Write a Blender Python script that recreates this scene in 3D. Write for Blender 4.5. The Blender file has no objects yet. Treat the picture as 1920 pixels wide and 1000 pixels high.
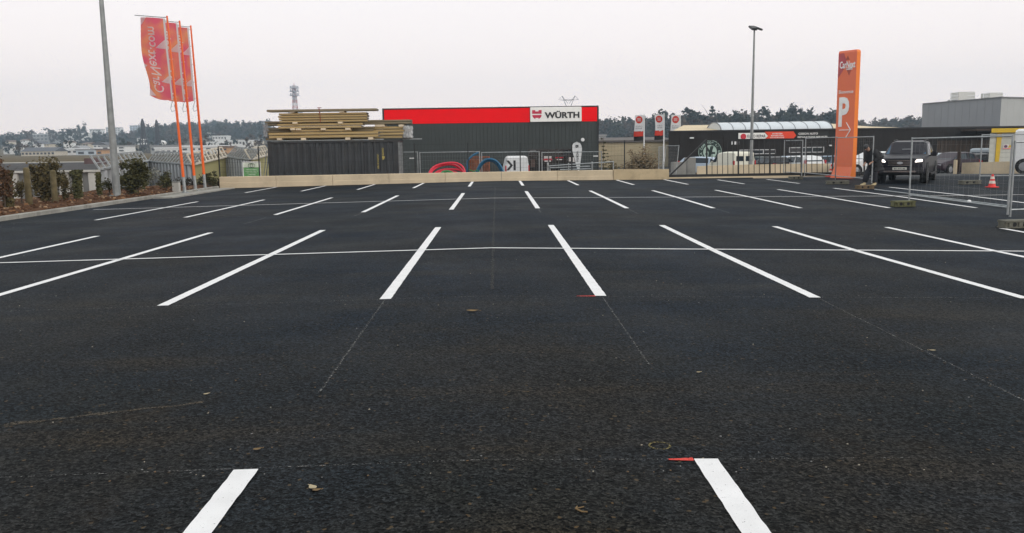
SKYK=13.8; HAZE=.0005
import bpy, bmesh, math, random
from mathutils import Vector, Matrix
rad=math.radians
S=bpy.context.scene
COL=S.collection
RNG=random.Random(7)
# ------------------------------------------------------------ camera model (solved from the bay markings)
F=1570.0; H=1.6; HY=278.0; ROLL=.0146; VX=934.0
P_=math.atan((500-HY)/F); PSI=math.atan((960-VX)/F*math.cos(P_))
f0=Vector((math.sin(PSI),math.cos(PSI),0)); r0=Vector((math.cos(PSI),-math.sin(PSI),0))
cf=f0*math.cos(P_)+Vector((0,0,-math.sin(P_))); cu0=f0*math.sin(P_)+Vector((0,0,math.cos(P_)))
cr=r0*math.cos(ROLL)-cu0*math.sin(ROLL); cu=cu0*math.cos(ROLL)+r0*math.sin(ROLL)
def W(px,py,Y):
    d=cf+cr*((px-960)/F)-cu*((py-500)/F); t=Y/d.y
    return Vector((d.x*t,Y,H+d.z*t))
def G(px,py,it=6):
    """point of the ground seen at a pixel"""
    d=cf+cr*((px-960)/F)-cu*((py-500)/F); z=0
    for _ in range(it):
        t=(z-H)/d.z; z=zg(d.x*t,d.y*t)
    return Vector((d.x*t,d.y*t,z))
cam=bpy.data.objects.new('camera',bpy.data.cameras.new('camera')); COL.objects.link(cam)
cam.data.sensor_width=36; cam.data.lens=F/1920*36; cam.data.clip_start=.05; cam.data.clip_end=9000
M=Matrix((cr,cu,-cf)).transposed().to_4x4(); M.translation=Vector((0,0,H)); cam.matrix_world=M
S.camera=cam
# ------------------------------------------------------------ node helpers
def lerp(a,b,t): return a+(b-a)*t
def interp(x,pts):
    if x<=pts[0][0]: return pts[0][1]
    for (a,b),(c,d) in zip(pts,pts[1:]):
        if x<=c: return b+(d-b)*(x-a)/(c-a)
    return pts[-1][1]
def smooth(a,b,x):
    t=min(1,max(0,(x-a)/(b-a))); return t*t*(3-2*t)
MATS={}
def srgb(*c):
    return tuple(((v/255)/12.92 if v/255<.04045 else ((v/255+.055)/1.055)**2.4) for v in c)
class NT:
    def __init__(s,m): s.t=m.node_tree; s.n=s.t.nodes; s.l=s.t.links
    def add(s,ty,**kw):
        n=s.n.new(ty)
        for k,v in kw.items(): setattr(n,k,v)
        return n
    def link(s,a,b): s.l.new(a,b)
def mat(name,col,rough=.6,metal=0,var=.15,scale=3.0,bump=0,bscale=40,spec=.4,col2=None,stretch=None,emit=None,alpha=None,coat=0,trans=0,dirt=0):
    """Principled material with two octaves of noise over object coordinates."""
    if name in MATS: return MATS[name]
    m=bpy.data.materials.new(name); m.use_nodes=True; t=NT(m); b=t.n['Principled BSDF']
    b.inputs['Roughness'].default_value=rough; b.inputs['Metallic'].default_value=metal
    b.inputs['Specular IOR Level'].default_value=spec; b.inputs['Coat Weight'].default_value=coat
    if trans: b.inputs['Transmission Weight'].default_value=trans
    tc=t.add('ShaderNodeTexCoord'); src=tc.outputs['Object']
    if stretch:
        mp=t.add('ShaderNodeMapping'); mp.inputs['Scale'].default_value=stretch; t.link(src,mp.inputs['Vector']); src=mp.outputs['Vector']
    nz=t.add('ShaderNodeTexNoise'); nz.inputs['Scale'].default_value=scale; nz.inputs['Detail'].default_value=6; t.link(src,nz.inputs['Vector'])
    rp=t.add('ShaderNodeValToRGB'); rp.color_ramp.elements[0].position=.3; rp.color_ramp.elements[1].position=.72
    c2=col2 or tuple(min(1,c*(1+var)) for c in col); c1=col if col2 else tuple(c*(1-var) for c in col)
    rp.color_ramp.elements[0].color=(*c1,1); rp.color_ramp.elements[1].color=(*c2,1)
    t.link(nz.outputs['Fac'],rp.inputs['Fac']); out=rp.outputs['Color']
    if dirt:
        n2=t.add('ShaderNodeTexNoise'); n2.inputs['Scale'].default_value=scale*.35; n2.inputs['Detail'].default_value=9; n2.inputs['Roughness'].default_value=.7; t.link(tc.outputs['Object'],n2.inputs['Vector'])
        r2=t.add('ShaderNodeValToRGB'); r2.color_ramp.elements[0].position=.5; r2.color_ramp.elements[1].position=.75
        r2.color_ramp.elements[0].color=(0,0,0,1); r2.color_ramp.elements[1].color=(dirt,)*3+(1,)
        t.link(n2.outputs['Fac'],r2.inputs['Fac'])
        mx=t.add('ShaderNodeMix',data_type='RGBA'); t.link(r2.outputs['Color'],mx.inputs['Factor']); t.link(out,mx.inputs[6]); mx.inputs[7].default_value=(.09,.075,.055,1); out=mx.outputs[2]
    t.link(out,b.inputs['Base Color'])
    if bump:
        n3=t.add('ShaderNodeTexNoise'); n3.inputs['Scale'].default_value=bscale; n3.inputs['Detail'].default_value=4; t.link(tc.outputs['Object'],n3.inputs['Vector'])
        bp=t.add('ShaderNodeBump'); bp.inputs['Strength'].default_value=bump; bp.inputs['Distance'].default_value=.02; t.link(n3.outputs['Fac'],bp.inputs['Height']); t.link(bp.outputs['Normal'],b.inputs['Normal'])
    if emit:
        b.inputs['Emission Color'].default_value=(*emit[0],1); b.inputs['Emission Strength'].default_value=emit[1]
    if alpha is not None: b.inputs['Alpha'].default_value=alpha
    MATS[name]=m; return m
# ------------------------------------------------------------ mesh builder
XF={}
class MB:
    def __init__(s): s.v=[]; s.f=[]; s.mi=[]; s.m=0
    def mat(s,i): s.m=i; return s
    def add(s,vs,fs):
        o=len(s.v); s.v+=[Vector(v) for v in vs]; s.f+=[tuple(o+i for i in f) for f in fs]; s.mi+=[s.m]*len(fs); return s
    def quad(s,a,b,c,d): return s.add([a,b,c,d],[(0,1,2,3)])
    def box(s,x0,x1,y0,y1,z0,z1,T=None):
        vs=[Vector((x,y,z)) for z in (z0,z1) for y in (y0,y1) for x in (x0,x1)]
        if T is not None: vs=[T@v for v in vs]
        return s.add(vs,[(0,2,3,1),(4,5,7,6),(0,1,5,4),(2,6,7,3),(0,4,6,2),(1,3,7,5)])
    def sbox(s,x0,x1,y0,y1,z0,z1):
        k=y1/y0; vs=[(x,y,z) for z in(z0,z1) for x,y in((x0,y0),(x1,y0),(x1*k,y1),(x0*k,y1))]
        return s.add(vs,[(3,2,1,0),(4,5,6,7),(0,1,5,4),(1,2,6,5),(2,3,7,6),(3,0,4,7)])
    def bbox(s,x0,x1,y0,y1,z0,z1,b=.03,T=None):
        """box with chamfered edges all round"""
        bm=bmesh.new(); bmesh.ops.create_cube(bm,size=1)
        for v in bm.verts: v.co=Vector((lerp(x0,x1,v.co.x+.5),lerp(y0,y1,v.co.y+.5),lerp(z0,z1,v.co.z+.5)))
        bmesh.ops.bevel(bm,geom=list(bm.edges),offset=b,segments=2,affect='EDGES',clamp_overlap=True)
        bm.verts.index_update()
        vs=[(T@v.co if T is not None else v.co.copy()) for v in bm.verts]; fs=[tuple(v.index for v in f.verts) for f in bm.faces]; bm.free()
        return s.add(vs,fs)
    def cyl(s,p,q,r0,r1=None,n=10,caps=True):
        p=Vector(p); q=Vector(q); r1=r0 if r1 is None else r1
        d=(q-p).normalized(); a=d.orthogonal().normalized(); b=d.cross(a)
        vs=[c+(a*math.cos(2*math.pi*i/n)+b*math.sin(2*math.pi*i/n))*r for c,r in((p,r0),(q,r1)) for i in range(n)]
        fs=[(i,(i+1)%n,n+(i+1)%n,n+i) for i in range(n)]
        if caps: fs+=[tuple(range(n))[::-1],tuple(range(n,2*n))]
        return s.add(vs,fs)
    def bar(s,p,q,w,d=None,up=(0,0,1)):
        p=Vector(p); q=Vector(q); d=d or w; t=(q-p).normalized(); u=Vector(up)
        if abs(t.dot(u))>.98: u=Vector((0,1,0))
        a=t.cross(u).normalized()*w/2; b=a.cross(t).normalized()*d/2
        vs=[c+i*a+j*b for c in(p,q) for i,j in((-1,-1),(1,-1),(1,1),(-1,1))]
        return s.add(vs,[(0,1,2,3),(7,6,5,4),(0,4,5,1),(1,5,6,2),(2,6,7,3),(3,7,4,0)])
    def tube(s,pts,r,n=8,closed=False):
        pts=[Vector(p) for p in pts]; N=len(pts); vs=[]; a=None
        for i,p in enumerate(pts):
            q0=pts[(i-1)%N] if (closed or i>0) else p; q1=pts[(i+1)%N] if (closed or i<N-1) else p
            t=(q1-q0).normalized()
            a=(t.orthogonal() if a is None else a-t*a.dot(t)).normalized(); b=t.cross(a)
            rr=r[i] if isinstance(r,(list,tuple)) else r
            vs+=[p+(a*math.cos(2*math.pi*k/n)+b*math.sin(2*math.pi*k/n))*rr for k in range(n)]
        fs=[]
        for i in range(N if closed else N-1):
            j=(i+1)%N
            fs+=[(i*n+k,i*n+(k+1)%n,j*n+(k+1)%n,j*n+k) for k in range(n)]
        if not closed: fs+=[tuple(range(n))[::-1],tuple(range((N-1)*n,N*n))]
        return s.add(vs,fs)
    def prism(s,poly,o,u,v,n):
        """polygon in plane (o,u,v) extruded by vector n"""
        o=Vector(o);u=Vector(u);v=Vector(v);n=Vector(n); k=len(poly)
        b=[o+u*x+v*y for x,y in poly]; vs=b+[p+n for p in b]
        return s.add(vs,[tuple(range(k))[::-1],tuple(range(k,2*k))]+[(i,(i+1)%k,k+(i+1)%k,k+i) for i in range(k)])
    def lathe(s,prof,o,ax,n=16):
        """profile [(r,h)] around axis"""
        o=Vector(o);ax=Vector(ax).normalized();a=ax.orthogonal().normalized();b=ax.cross(a)
        vs=[o+ax*h+(a*math.cos(2*math.pi*k/n)+b*math.sin(2*math.pi*k/n))*r for r,h in prof for k in range(n)]
        fs=[(i*n+k,i*n+(k+1)%n,(i+1)*n+(k+1)%n,(i+1)*n+k) for i in range(len(prof)-1) for k in range(n)]
        fs+=[tuple(range(n))[::-1],tuple(range((len(prof)-1)*n,len(prof)*n))]
        return s.add(vs,fs)
    def ball(s,c,r,n=10,m=7):
        c=Vector(c); r=Vector(r) if not isinstance(r,(int,float)) else Vector((r,r,r))
        prof=[]
        vs=[c+Vector((0,0,-r.z))]
        for i in range(1,m):
            t=-math.pi/2+math.pi*i/m
            vs+=[c+Vector((r.x*math.cos(t)*math.cos(2*math.pi*k/n),r.y*math.cos(t)*math.sin(2*math.pi*k/n),r.z*math.sin(t))) for k in range(n)]
        vs.append(c+Vector((0,0,r.z)))
        fs=[(0,1+(k+1)%n,1+k) for k in range(n)]
        for i in range(m-2): fs+=[(1+i*n+k,1+i*n+(k+1)%n,1+(i+1)*n+(k+1)%n,1+(i+1)*n+k) for k in range(n)]
        L=len(vs)-1; o=1+(m-2)*n; fs+=[(o+k,o+(k+1)%n,L) for k in range(n)]
        return s.add(vs,fs)
    def build(s,name,mats,parent=None,local=False,smooth=False):
        me=bpy.data.meshes.new(name); vs=s.v
        if parent is not None and not local:
            inv=XF[parent.name].inverted(); vs=[inv@v for v in vs]
        me.from_pydata([tuple(v) for v in vs],[],s.f)
        for m in (mats if isinstance(mats,(list,tuple)) else [mats]): me.materials.append(m)
        me.polygons.foreach_set('material_index',s.mi)
        if smooth: me.polygons.foreach_set('use_smooth',[True]*len(s.f))
        me.update(); o=bpy.data.objects.new(name,me); COL.objects.link(o)
        if parent is not None: o.parent=parent; XF[o.name]=XF[parent.name]
        else: XF[o.name]=Matrix.Identity(4)
        return o
    def child(s,name,mats,part,**k):
        """a sub-part: parented to a part whose local frame equals its thing's frame"""
        return s.build(name,mats,part,**k)
def tag(o,label=None,cat=None,group=None,kind=None):
    if label:o['label']=label
    if cat:o['category']=cat
    if group:o['group']=group
    if kind:o['kind']=kind
    return o
def thing(name,label,cat,loc=(0,0,0),rz=0,group=None):
    o=bpy.data.objects.new(name,None); COL.objects.link(o); o.empty_display_size=.2
    o.location=loc; o.rotation_euler=(0,0,rz); XF[o.name]=Matrix.Translation(loc)@Matrix.Rotation(rz,4,'Z')
    return tag(o,label,cat,group)
KIDS={}
def kids(o): return [c for c in COL.objects if c.parent==o]
def dup(o,loc,rz=0,label=None,parent=None):
    c=o.copy(); COL.objects.link(c)
    if parent is None: c.location=loc; c.rotation_euler=(0,0,rz); 
    else: c.parent=parent
    if label: c['label']=label
    for k in kids(o): dup(k,None,parent=c)
    return c
def struct(name,mb,m,**k): return tag(mb.build(name,m,**k),kind='structure')
def text_mesh(s,w,h,depth=.01,bold=.0,mirror=False):
    """lettering scaled into a w x h box, lying in XY, centred; returns verts, faces"""
    c=bpy.data.curves.new('lettering','FONT'); c.body=s; c.size=1; c.offset=bold; c.extrude=.5; c.resolution_u=3
    o=bpy.data.objects.new('lettering',c); me=bpy.data.meshes.new_from_object(o)
    vs=[v.co.copy() for v in me.vertices]; fs=[tuple(p.vertices) for p in me.polygons]
    bpy.data.objects.remove(o); bpy.data.curves.remove(c); bpy.data.meshes.remove(me)
    xs=[v.x for v in vs]; ys=[v.y for v in vs]; x0,x1,y0,y1=min(xs),max(xs),min(ys),max(ys)
    sx=w/(x1-x0) if w else h/(y1-y0); sy=h/(y1-y0) if h else sx
    out=[Vector(((v.x-(x0+x1)/2)*sx*(-1 if mirror else 1),(v.y-(y0+y1)/2)*sy,v.z*depth)) for v in vs]
    return out,fs
def put_text(mb,s,o,u,v,w,h,depth=.012,bold=0.0,mirror=False):
    o=Vector(o);u=Vector(u).normalized();v=Vector(v).normalized();n=u.cross(v)
    vs,fs=text_mesh(s,w,h,depth,bold,mirror)
    return mb.add([o+u*p.x+v*p.y+n*p.z for p in vs],fs)
# ------------------------------------------------------------ world, sun, haze
S.view_settings.view_transform='Standard'; S.view_settings.look='None'; S.view_settings.exposure=0; S.view_settings.gamma=1
w=bpy.data.worlds.new('World'); S.world=w; w.use_nodes=True; wt=NT(w); bg=wt.n['Background']
SUN_EL,SUN_AZ=rad(24),rad(128)
sky=wt.add('ShaderNodeTexSky',sky_type='NISHITA'); sky.sun_disc=False; sky.sun_elevation=SUN_EL; sky.sun_rotation=SUN_AZ; sky.air_density=1; sky.dust_density=3
tc=wt.add('ShaderNodeTexCoord'); sp=wt.add('ShaderNodeSeparateXYZ'); wt.link(tc.outputs['Generated'],sp.inputs['Vector'])
nz=wt.add('ShaderNodeTexNoise'); nz.inputs['Scale'].default_value=1.6; nz.inputs['Detail'].default_value=5
mp=wt.add('ShaderNodeMapping'); mp.inputs['Scale'].default_value=(1,1,4); wt.link(tc.outputs['Generated'],mp.inputs['Vector']); wt.link(mp.outputs['Vector'],nz.inputs['Vector'])
ad=wt.add('ShaderNodeMath',operation='MULTIPLY_ADD'); wt.link(nz.outputs['Fac'],ad.inputs[0]); ad.inputs[1].default_value=.06; wt.link(sp.outputs['Z'],ad.inputs[2])
rp=wt.add('ShaderNodeValToRGB'); E=rp.color_ramp.elements
E[0].position=.02; E[0].color=(1.02,.87,.805,1); E[1].position=.20; E[1].color=(.885,.82,.805,1)
e=E.new(.33); e.color=(.815,.835,.825,1)
wt.link(ad.outputs[0],rp.inputs['Fac'])
cl=wt.add('ShaderNodeMix',data_type='RGBA',blend_type='MULTIPLY'); cl.inputs['Factor'].default_value=1; wt.link(rp.outputs['Color'],cl.inputs[6]); cl.inputs[7].default_value=(SKYK,)*3+(1,)
mx=wt.add('ShaderNodeMix',data_type='RGBA'); mx.inputs['Factor'].default_value=.93; wt.link(sky.outputs['Color'],mx.inputs[6]); wt.link(cl.outputs[2],mx.inputs[7])
wt.link(mx.outputs[2],bg.inputs['Color']); bg.inputs['Strength'].default_value=.1
sl=bpy.data.lights.new('sun','SUN'); sl.energy=1.2; sl.angle=rad(50); sl.color=(1,.93,.84); so=bpy.data.objects.new('sun',sl); COL.objects.link(so)
sd=Vector((math.sin(SUN_AZ)*math.cos(SUN_EL),math.cos(SUN_AZ)*math.cos(SUN_EL),math.sin(SUN_EL)))
so.rotation_euler=sd.to_track_quat('Z','Y').to_euler(); so.location=(0,0,50)
hz=MB().box(-1290,1290,-340,1290,-6,100)
hm=bpy.data.materials.new('haze air'); hm.use_nodes=True; ht=NT(hm); ht.n.remove(ht.n['Principled BSDF'])
pv=ht.add('ShaderNodeVolumePrincipled'); pv.inputs['Color'].default_value=(.66,.83,1,1); pv.inputs['Density'].default_value=HAZE; pv.inputs['Anisotropy'].default_value=.35
ht.link(pv.outputs[0],ht.n['Material Output'].inputs['Volume']); hb=tag(hz.build('haze',hm),kind='stuff')
# ------------------------------------------------------------ ground
RX=-.1
def zg(x,Y):
    """car park: crowned along x=RX; falls away to the road behind on the right"""
    sl=interp(Y,[(9,.0135),(13.4,.0140),(27,.0135),(42,.012)]); sr=interp(Y,[(9,.022),(13.4,.023),(27,.0105),(42,.006)])
    z=-sl*(RX-x) if x<RX else -sr*min(x-RX,15)
    if Y>41.85:
        t=smooth(41.85,52,Y)*.28+smooth(50,66,Y)*.42
        zr=z-t
        zy=-.5-.35*smooth(45,66,Y)
        z=lerp(zy,zr,smooth(8.6,9.4,x))
    return z
def zyard(x,Y): return zg(x,Y)
def grid_mesh(xs,ys,fz):
    b=MB(); n=len(xs)
    b.v=[Vector((x,y,fz(x,y))) for y in ys for x in xs]
    b.f=[(j*n+i,j*n+i+1,(j+1)*n+i+1,(j+1)*n+i) for j in range(len(ys)-1) for i in range(n-1)]; b.mi=[0]*len(b.f); return b
# asphalt -------------------------------------------------
def asphalt_mat():
    m=bpy.data.materials.new('fresh asphalt'); m.use_nodes=True; t=NT(m); b=t.n['Principled BSDF']
    tc=t.add('ShaderNodeTexCoord'); O=tc.outputs['Object']
    def noise(sc,det=4,ro=.6,vec=O):
        n=t.add('ShaderNodeTexNoise'); n.inputs['Scale'].default_value=sc; n.inputs['Detail'].default_value=det; n.inputs['Roughness'].default_value=ro; t.link(vec,n.inputs['Vector']); return n.outputs['Fac']
    def ramp(f,p0,c0,p1,c1):
        r=t.add('ShaderNodeValToRGB'); e=r.color_ramp.elements; e[0].position=p0; e[1].position=p1; e[0].color=(*c0,1); e[1].color=(*c1,1); t.link(f,r.inputs['Fac']); return r.outputs['Color']
    def mix(f,a,c,mode='MIX'):
        n=t.add('ShaderNodeMix',data_type='RGBA',blend_type=mode)
        (t.link(f,n.inputs['Factor']) if not isinstance(f,(int,float)) else setattr(n.inputs['Factor'],'default_value',f))
        for s,i in((a,6),(c,7)):
            (t.link(s,n.inputs[i]) if not isinstance(s,tuple) else setattr(n.inputs[i],'default_value',(*s,1)))
        return n.outputs[2]
    mp=t.add('ShaderNodeMapping'); mp.inputs['Scale'].default_value=(.22,1.3,1); t.link(O,mp.inputs['Vector'])   # roller passes run across
    mq=t.add('ShaderNodeMapping'); mq.inputs['Scale'].default_value=(1.2,.16,1); mq.inputs['Location'].default_value=(3,1,0); t.link(O,mq.inputs['Vector'])
    big=noise(.28,5); streak=noise(1.1,5,.6,mp.outputs[0]); lane=noise(.55,3,.5,mq.outputs[0])
    base=ramp(big,.36,(.0050,.0090,.0165),.64,(.0098,.0108,.0125))
    base=mix(ramp(streak,.52,(0,0,0),.72,(.55,.55,.55)),base,(.0165,.0152,.0130))
    base=mix(ramp(lane,.48,(0,0,0),.75,(.5,.5,.5)),base,(.0056,.0080,.0125))
    vo=t.add('ShaderNodeTexVoronoi'); vo.inputs['Scale'].default_value=62; t.link(O,vo.inputs['Vector'])
    v2=t.add('ShaderNodeTexVoronoi'); v2.inputs['Scale'].default_value=130; t.link(O,v2.inputs['Vector'])
    stone=t.add('ShaderNodeSeparateColor'); t.link(vo.outputs['Color'],stone.inputs[0]); st2=t.add('ShaderNodeSeparateColor'); t.link(v2.outputs['Color'],st2.inputs[0])
    c=mix(1.0,base,ramp(stone.outputs[0],.05,(.10,.10,.10),1.0,(2.7,2.7,2.6)),'MULTIPLY')
    c=mix(1.0,c,ramp(st2.outputs[1],.1,(.35,.35,.35),.97,(1.7,1.68,1.65)),'MULTIPLY')
    c=mix(ramp(stone.outputs[1],.988,(0,0,0),.996,(.5,.5,.5)),c,(.10,.085,.06))
    # a faint sandy film in patches
    c=mix(ramp(noise(.7,8,.72),.58,(0,0,0),.80,(.36,.36,.36)),c,(.034,.026,.015))
    sy=t.add('ShaderNodeSeparateXYZ'); t.link(O,sy.inputs[0]); mr=t.add('ShaderNodeMapRange'); t.link(sy.outputs['Y'],mr.inputs[0]); mr.inputs[1].default_value=13; mr.inputs[2].default_value=3; mr.inputs[3].default_value=0; mr.inputs[4].default_value=1
    mm=t.add('ShaderNodeMath',operation='MULTIPLY'); t.link(mr.outputs[0],mm.inputs[0]); t.link(noise(.45,6,.65),mm.inputs[1])
    c=mix(ramp(mm.outputs[0],.15,(0,0,0),.6,(.95,.95,.95)),c,mix(1.0,c,(1.42,1.0,.56),'MULTIPLY'))      # browner tint in patches, growing towards the near side
    t.link(c,b.inputs['Base Color'])
    t.link(ramp(noise(.5,4),.3,(.62,)*3,.7,(.78,)*3),b.inputs['Roughness'])
    b.inputs['Specular IOR Level'].default_value=.05; b.inputs['Specular Tint'].default_value=(.82,.92,1,1)
    bp=t.add('ShaderNodeBump'); bp.inputs['Strength'].default_value=.55; bp.inputs['Distance'].default_value=.004; t.link(vo.outputs['Distance'],bp.inputs['Height'])
    b2=t.add('ShaderNodeBump'); b2.inputs['Strength'].default_value=.35; b2.inputs['Distance'].default_value=.01; t.link(noise(34,5,.7),b2.inputs['Height']); t.link(bp.outputs[0],b2.inputs['Normal'])
    t.link(b2.outputs[0],b.inputs['Normal']); return m
ASPH=asphalt_mat()
xs=[-13.62]+[-12+2*i for i in range(6)]+[RX]+[1+2*i for i in range(20)]
ys=[-12+2*i for i in range(26)]+[41.85]
struct('car_park',grid_mesh(xs,[y for y in ys if y<41.85]+[41.85],zg),ASPH)
ROADM=mat('old road asphalt',(.035,.036,.038),.8,var=.25,scale=1.5,bump=.3,bscale=60,spec=.3)
xs=[-13.6+2*i for i in range(11)]+[8.6+.2*i for i in range(5)]+[10+2*i for i in range(36)]
ys=[41.852,42.5]+[43.5+1.5*i for i in range(40)]
struct('yard',grid_mesh(xs,ys,lambda x,y:zg(x,max(y,41.86))-.001),ROADM)
# terrain -------------------------------------------------
GRASS=mat('field grass',(.125,.092,.052),.95,col2=(.085,.068,.036),scale=.05,bump=.3,bscale=2,spec=.1)
def zt(x,Y):
    near=interp(Y,[(-300,-2),(60,-2.0),(85,-1.8),(105,-1.6),(130,.2)])
    l=interp(Y,[(60,-2.4),(74,-2.4),(78,.55),(300,1.25),(420,1.6),(560,4),(800,9),(1000,13),(2700,16)])
    base=lerp(l,near if Y<130 else interp(Y,[(130,.2),(300,1.6),(420,3),(800,9),(2700,14)]),smooth(-33-(Y-60)*.3,-24-(Y-60)*.25,x))
    az=960+1570*x/max(Y,60)          # hill flanks follow the ridge line
    h=smooth(500,900,Y)*(10*smooth(250,395,az)*(1-smooth(1240,1330,az)))
    h+=smooth(450,700,Y)*3*smooth(60,130,az)*(1-smooth(180,215,az))
    return base+h+.5*math.sin(x*.021+Y*.013)*smooth(200,500,Y)
xs=sorted(set([-1260+60*i for i in range(43)]+[-120+6*i for i in range(41)]))
ys=[-330,-150,-60,0,40,60]+[66+3*i for i in range(24)]+[145+15*i for i in range(24)]+[520+40*i for i in range(19)]
struct('terrain',grid_mesh(xs,ys,zt),GRASS)
# planting bed -------------------------------------------------
SOIL=mat('reddish planting soil',(.060,.030,.017),.95,col2=(.115,.058,.032),scale=7,bump=1,bscale=14,spec=.1)
def zs(x,Y):
    k=zg(-13.6,Y); d=-13.75-x
    n=.05*math.sin(x*5.1+Y*1.7)*math.sin(Y*3.3-x*2.2)+.03*math.sin(Y*9.1+x*7)
    return k+.06+.10*smooth(0,.8,d)+n*smooth(0,.3,d)-.9*smooth(3.5,9,d)
xs=[-13.76-.16*i for i in range(26)]+[-18.4-1.2*i for i in range(22)]; ys=[8+.25*i for i in range(139)]
struct('planting_bed_soil',grid_mesh(xs[::-1],ys,zs),SOIL)
# kerb -------------------------------------------------
CONC=mat('pale concrete',(.33,.31,.27),.9,var=.18,scale=2,bump=.3,bscale=50,spec=.2,dirt=.5)
KERBM=mat('kerb concrete',(.30,.29,.265),.9,var=.2,scale=3,bump=.3,bscale=60,spec=.2,dirt=.5)
b=MB(); y=8.0
while y<41.4:
    y1=min(y+1.0,41.4)-.012
    for (xa,xb) in((-13.75,-13.6),):
        z0=zg(xb,y); z1=zg(xb,y1); h=.13
        vs=[(xa,y,z0-.1),(xb,y,z0-.1),(xb,y1,z1-.1),(xa,y1,z1-.1),(xa,y,z0+h),(xb-.02,y,z0+h),(xb-.02,y1,z1+h),(xa,y1,z1+h),(xb,y,z0+h-.02),(xb,y1,z1+h-.02)]
        b.add(vs,[(4,5,6,7),(5,8,9,6),(8,1,2,9),(0,4,7,3),(0,1,8,5,4),(3,7,6,9,2)])
    y+=1.0
struct('kerb',b,KERBM)
# small concrete pad under the flagpoles
b=MB(); b.bbox(-13.58,-12.75,33.2,41.2,-.30,-.115,.03); struct('kerb_island',b,KERBM)
# markings -------------------------------------------------
def paint_mat(name,col,wear=.5):
    m=mat(name,col,.7,var=.06,scale=5,bump=.25,bscale=90,spec=.3); t=NT(m); bs=t.n['Principled BSDF']
    tc=t.add('ShaderNodeTexCoord'); n=t.add('ShaderNodeTexNoise'); n.inputs['Scale'].default_value=70; n.inputs['Detail'].default_value=6; n.inputs['Roughness'].default_value=.7; t.link(tc.outputs['Object'],n.inputs['Vector'])
    r=t.add('ShaderNodeValToRGB'); r.color_ramp.elements[0].position=wear-.06; r.color_ramp.elements[1].position=wear; t.link(n.outputs['Fac'],r.inputs['Fac']); t.link(r.outputs['Color'],bs.inputs['Alpha']); return m
WHITE=paint_mat('white road paint',(.74,.73,.74),.365)
FAINT=paint_mat('faint chalk line',(.20,.195,.19),.58)
REDP=paint_mat('red marker paint',(.62,.05,.035),.46)
YELP=paint_mat('yellow chalk',(.20,.16,.05),.54)
SAND=paint_mat('sandy streak',(.062,.046,.026),.52)
def marking(p,q,wd,m=None,dz=.006,jit=.0026,taper=(1,1),name='road_marking'):
    """painted stripe draped over the crowned ground, from p to q (x,Y)"""
    m=m or WHITE; L=math.hypot(q[0]-p[0],q[1]-p[1]); n=max(2,int(L/.06)) if p[1]<20 else max(2,int(L/.25)); n=min(n,260)
    ts=[i/n for i in range(n+1)]
    if (p[0]-RX)*(q[0]-RX)<0: ts=sorted(ts+[(RX-p[0])/(q[0]-p[0])])
    tx,ty=(q[0]-p[0])/L,(q[1]-p[1])/L; nx,ny=ty,-tx; b=MB(); R=random.Random(int(1000*(p[0]+7*p[1])))
    for t in ts:
        k=wd/2*lerp(taper[0],taper[1],t)
        for s in(-1,1):
            o=s*(k+R.uniform(-jit,jit)); x=lerp(p[0],q[0],t)+nx*o; y=lerp(p[1],q[1],t)+ny*o; b.v.append(Vector((x,y,zg(x,min(y,41.8))+dz)))
    b.f=[(2*i,2*i+1,2*i+3,2*i+2) for i in range(len(ts)-1)]; b.mi=[0]*len(b.f)
    return struct(name,b,m)
WD=.125
# bay dividers: row beside the camera, the two back-to-back rows, the row at the wall
for (a,c) in (((-1.30,1.2),(-1.31,4.13)),((1.075,1.2),(1.065,4.17)),((3.5,1.2),(3.5,4.2)),((-3.66,1.2),(-3.66,4.05))):
    marking(a,c,WD)
for x,y0,y1 in ((-8.45,10.4,17.75),(-6.07,9.0,17.75),(-3.665,9.04,17.55),(-1.24,9.02,17.42),(1.12,9.05,17.6),(3.475,9.0,17.64),(5.82,9.0,17.45),(8.15,9.0,17.35),(10.5,9.0,17.2)):
    marking((x,y0),(x+.0,y1),WD)
for k,x in enumerate((-10.72,-8.35,-5.95,-3.60,-1.24,1.085,3.49,5.83,8.2,10.62,13.0,15.35)):
    marking((x,22.5),(x,[30.2,30.2,30.3,30.45,30.8,31.4,31.5,31.4,31.4,31.6,32.2,32.6][k]),WD)
for k,x in enumerate((-10.8,-8.4,-6.0,-3.6,-1.2,1.12,3.5,5.9,8.25,10.7,13.1)):
    marking((x,36.2),(x,41.4 if x<9 else 40.6),WD)
marking((-12.6,13.45),(16.5,13.45),.085,dz=.010,jit=.003)
marking((-13.0,27.16),(17.6,27.16),.085,dz=.010,jit=.003)
# setting-out chalk, red spray ticks, a sandy streak
for p,q,wd in (((-2.6,4.14),(1.0,4.17),.007),((1.14,4.17),(2.4,4.2),.005),((-1.22,5.5),(-1.24,9.0),.016),((1.12,6.1),(1.13,9.0),.014),((3.4,5.0),(3.5,9.0),.014),((-13,22.3),(13,22.55),.03),((-12.9,22.4),(-5.98,22.9),.05),
        ((-6.1,9.0),(9,9.05),.012),((1.2,17.65),(12,17.6),.02),((-3.62,21.3),(-3.6,22.5),.05),((1.085,21.1),(1.085,22.5),.05),((3.49,20.7),(3.49,22.5),.05),((5.84,21),(5.83,22.5),.05),((-5.97,19.8),(-5.95,21.6),.05)):
    marking(p,q,wd,FAINT,dz=.004,jit=wd*.2)
for (p,q) in (((.87,4.16),(1.0,4.165)),((.85,9.03),(1.06,9.05))): marking(p,q,.035 if p[1]<5 else .06,REDP,dz=.005,jit=.008,taper=(.3,1))
marking((-1.95,5.35),(-4.4,4.6),.075,SAND,dz=.003,jit=.022,taper=(.35,1))
b=MB(); c=G(1237,837)
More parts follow.
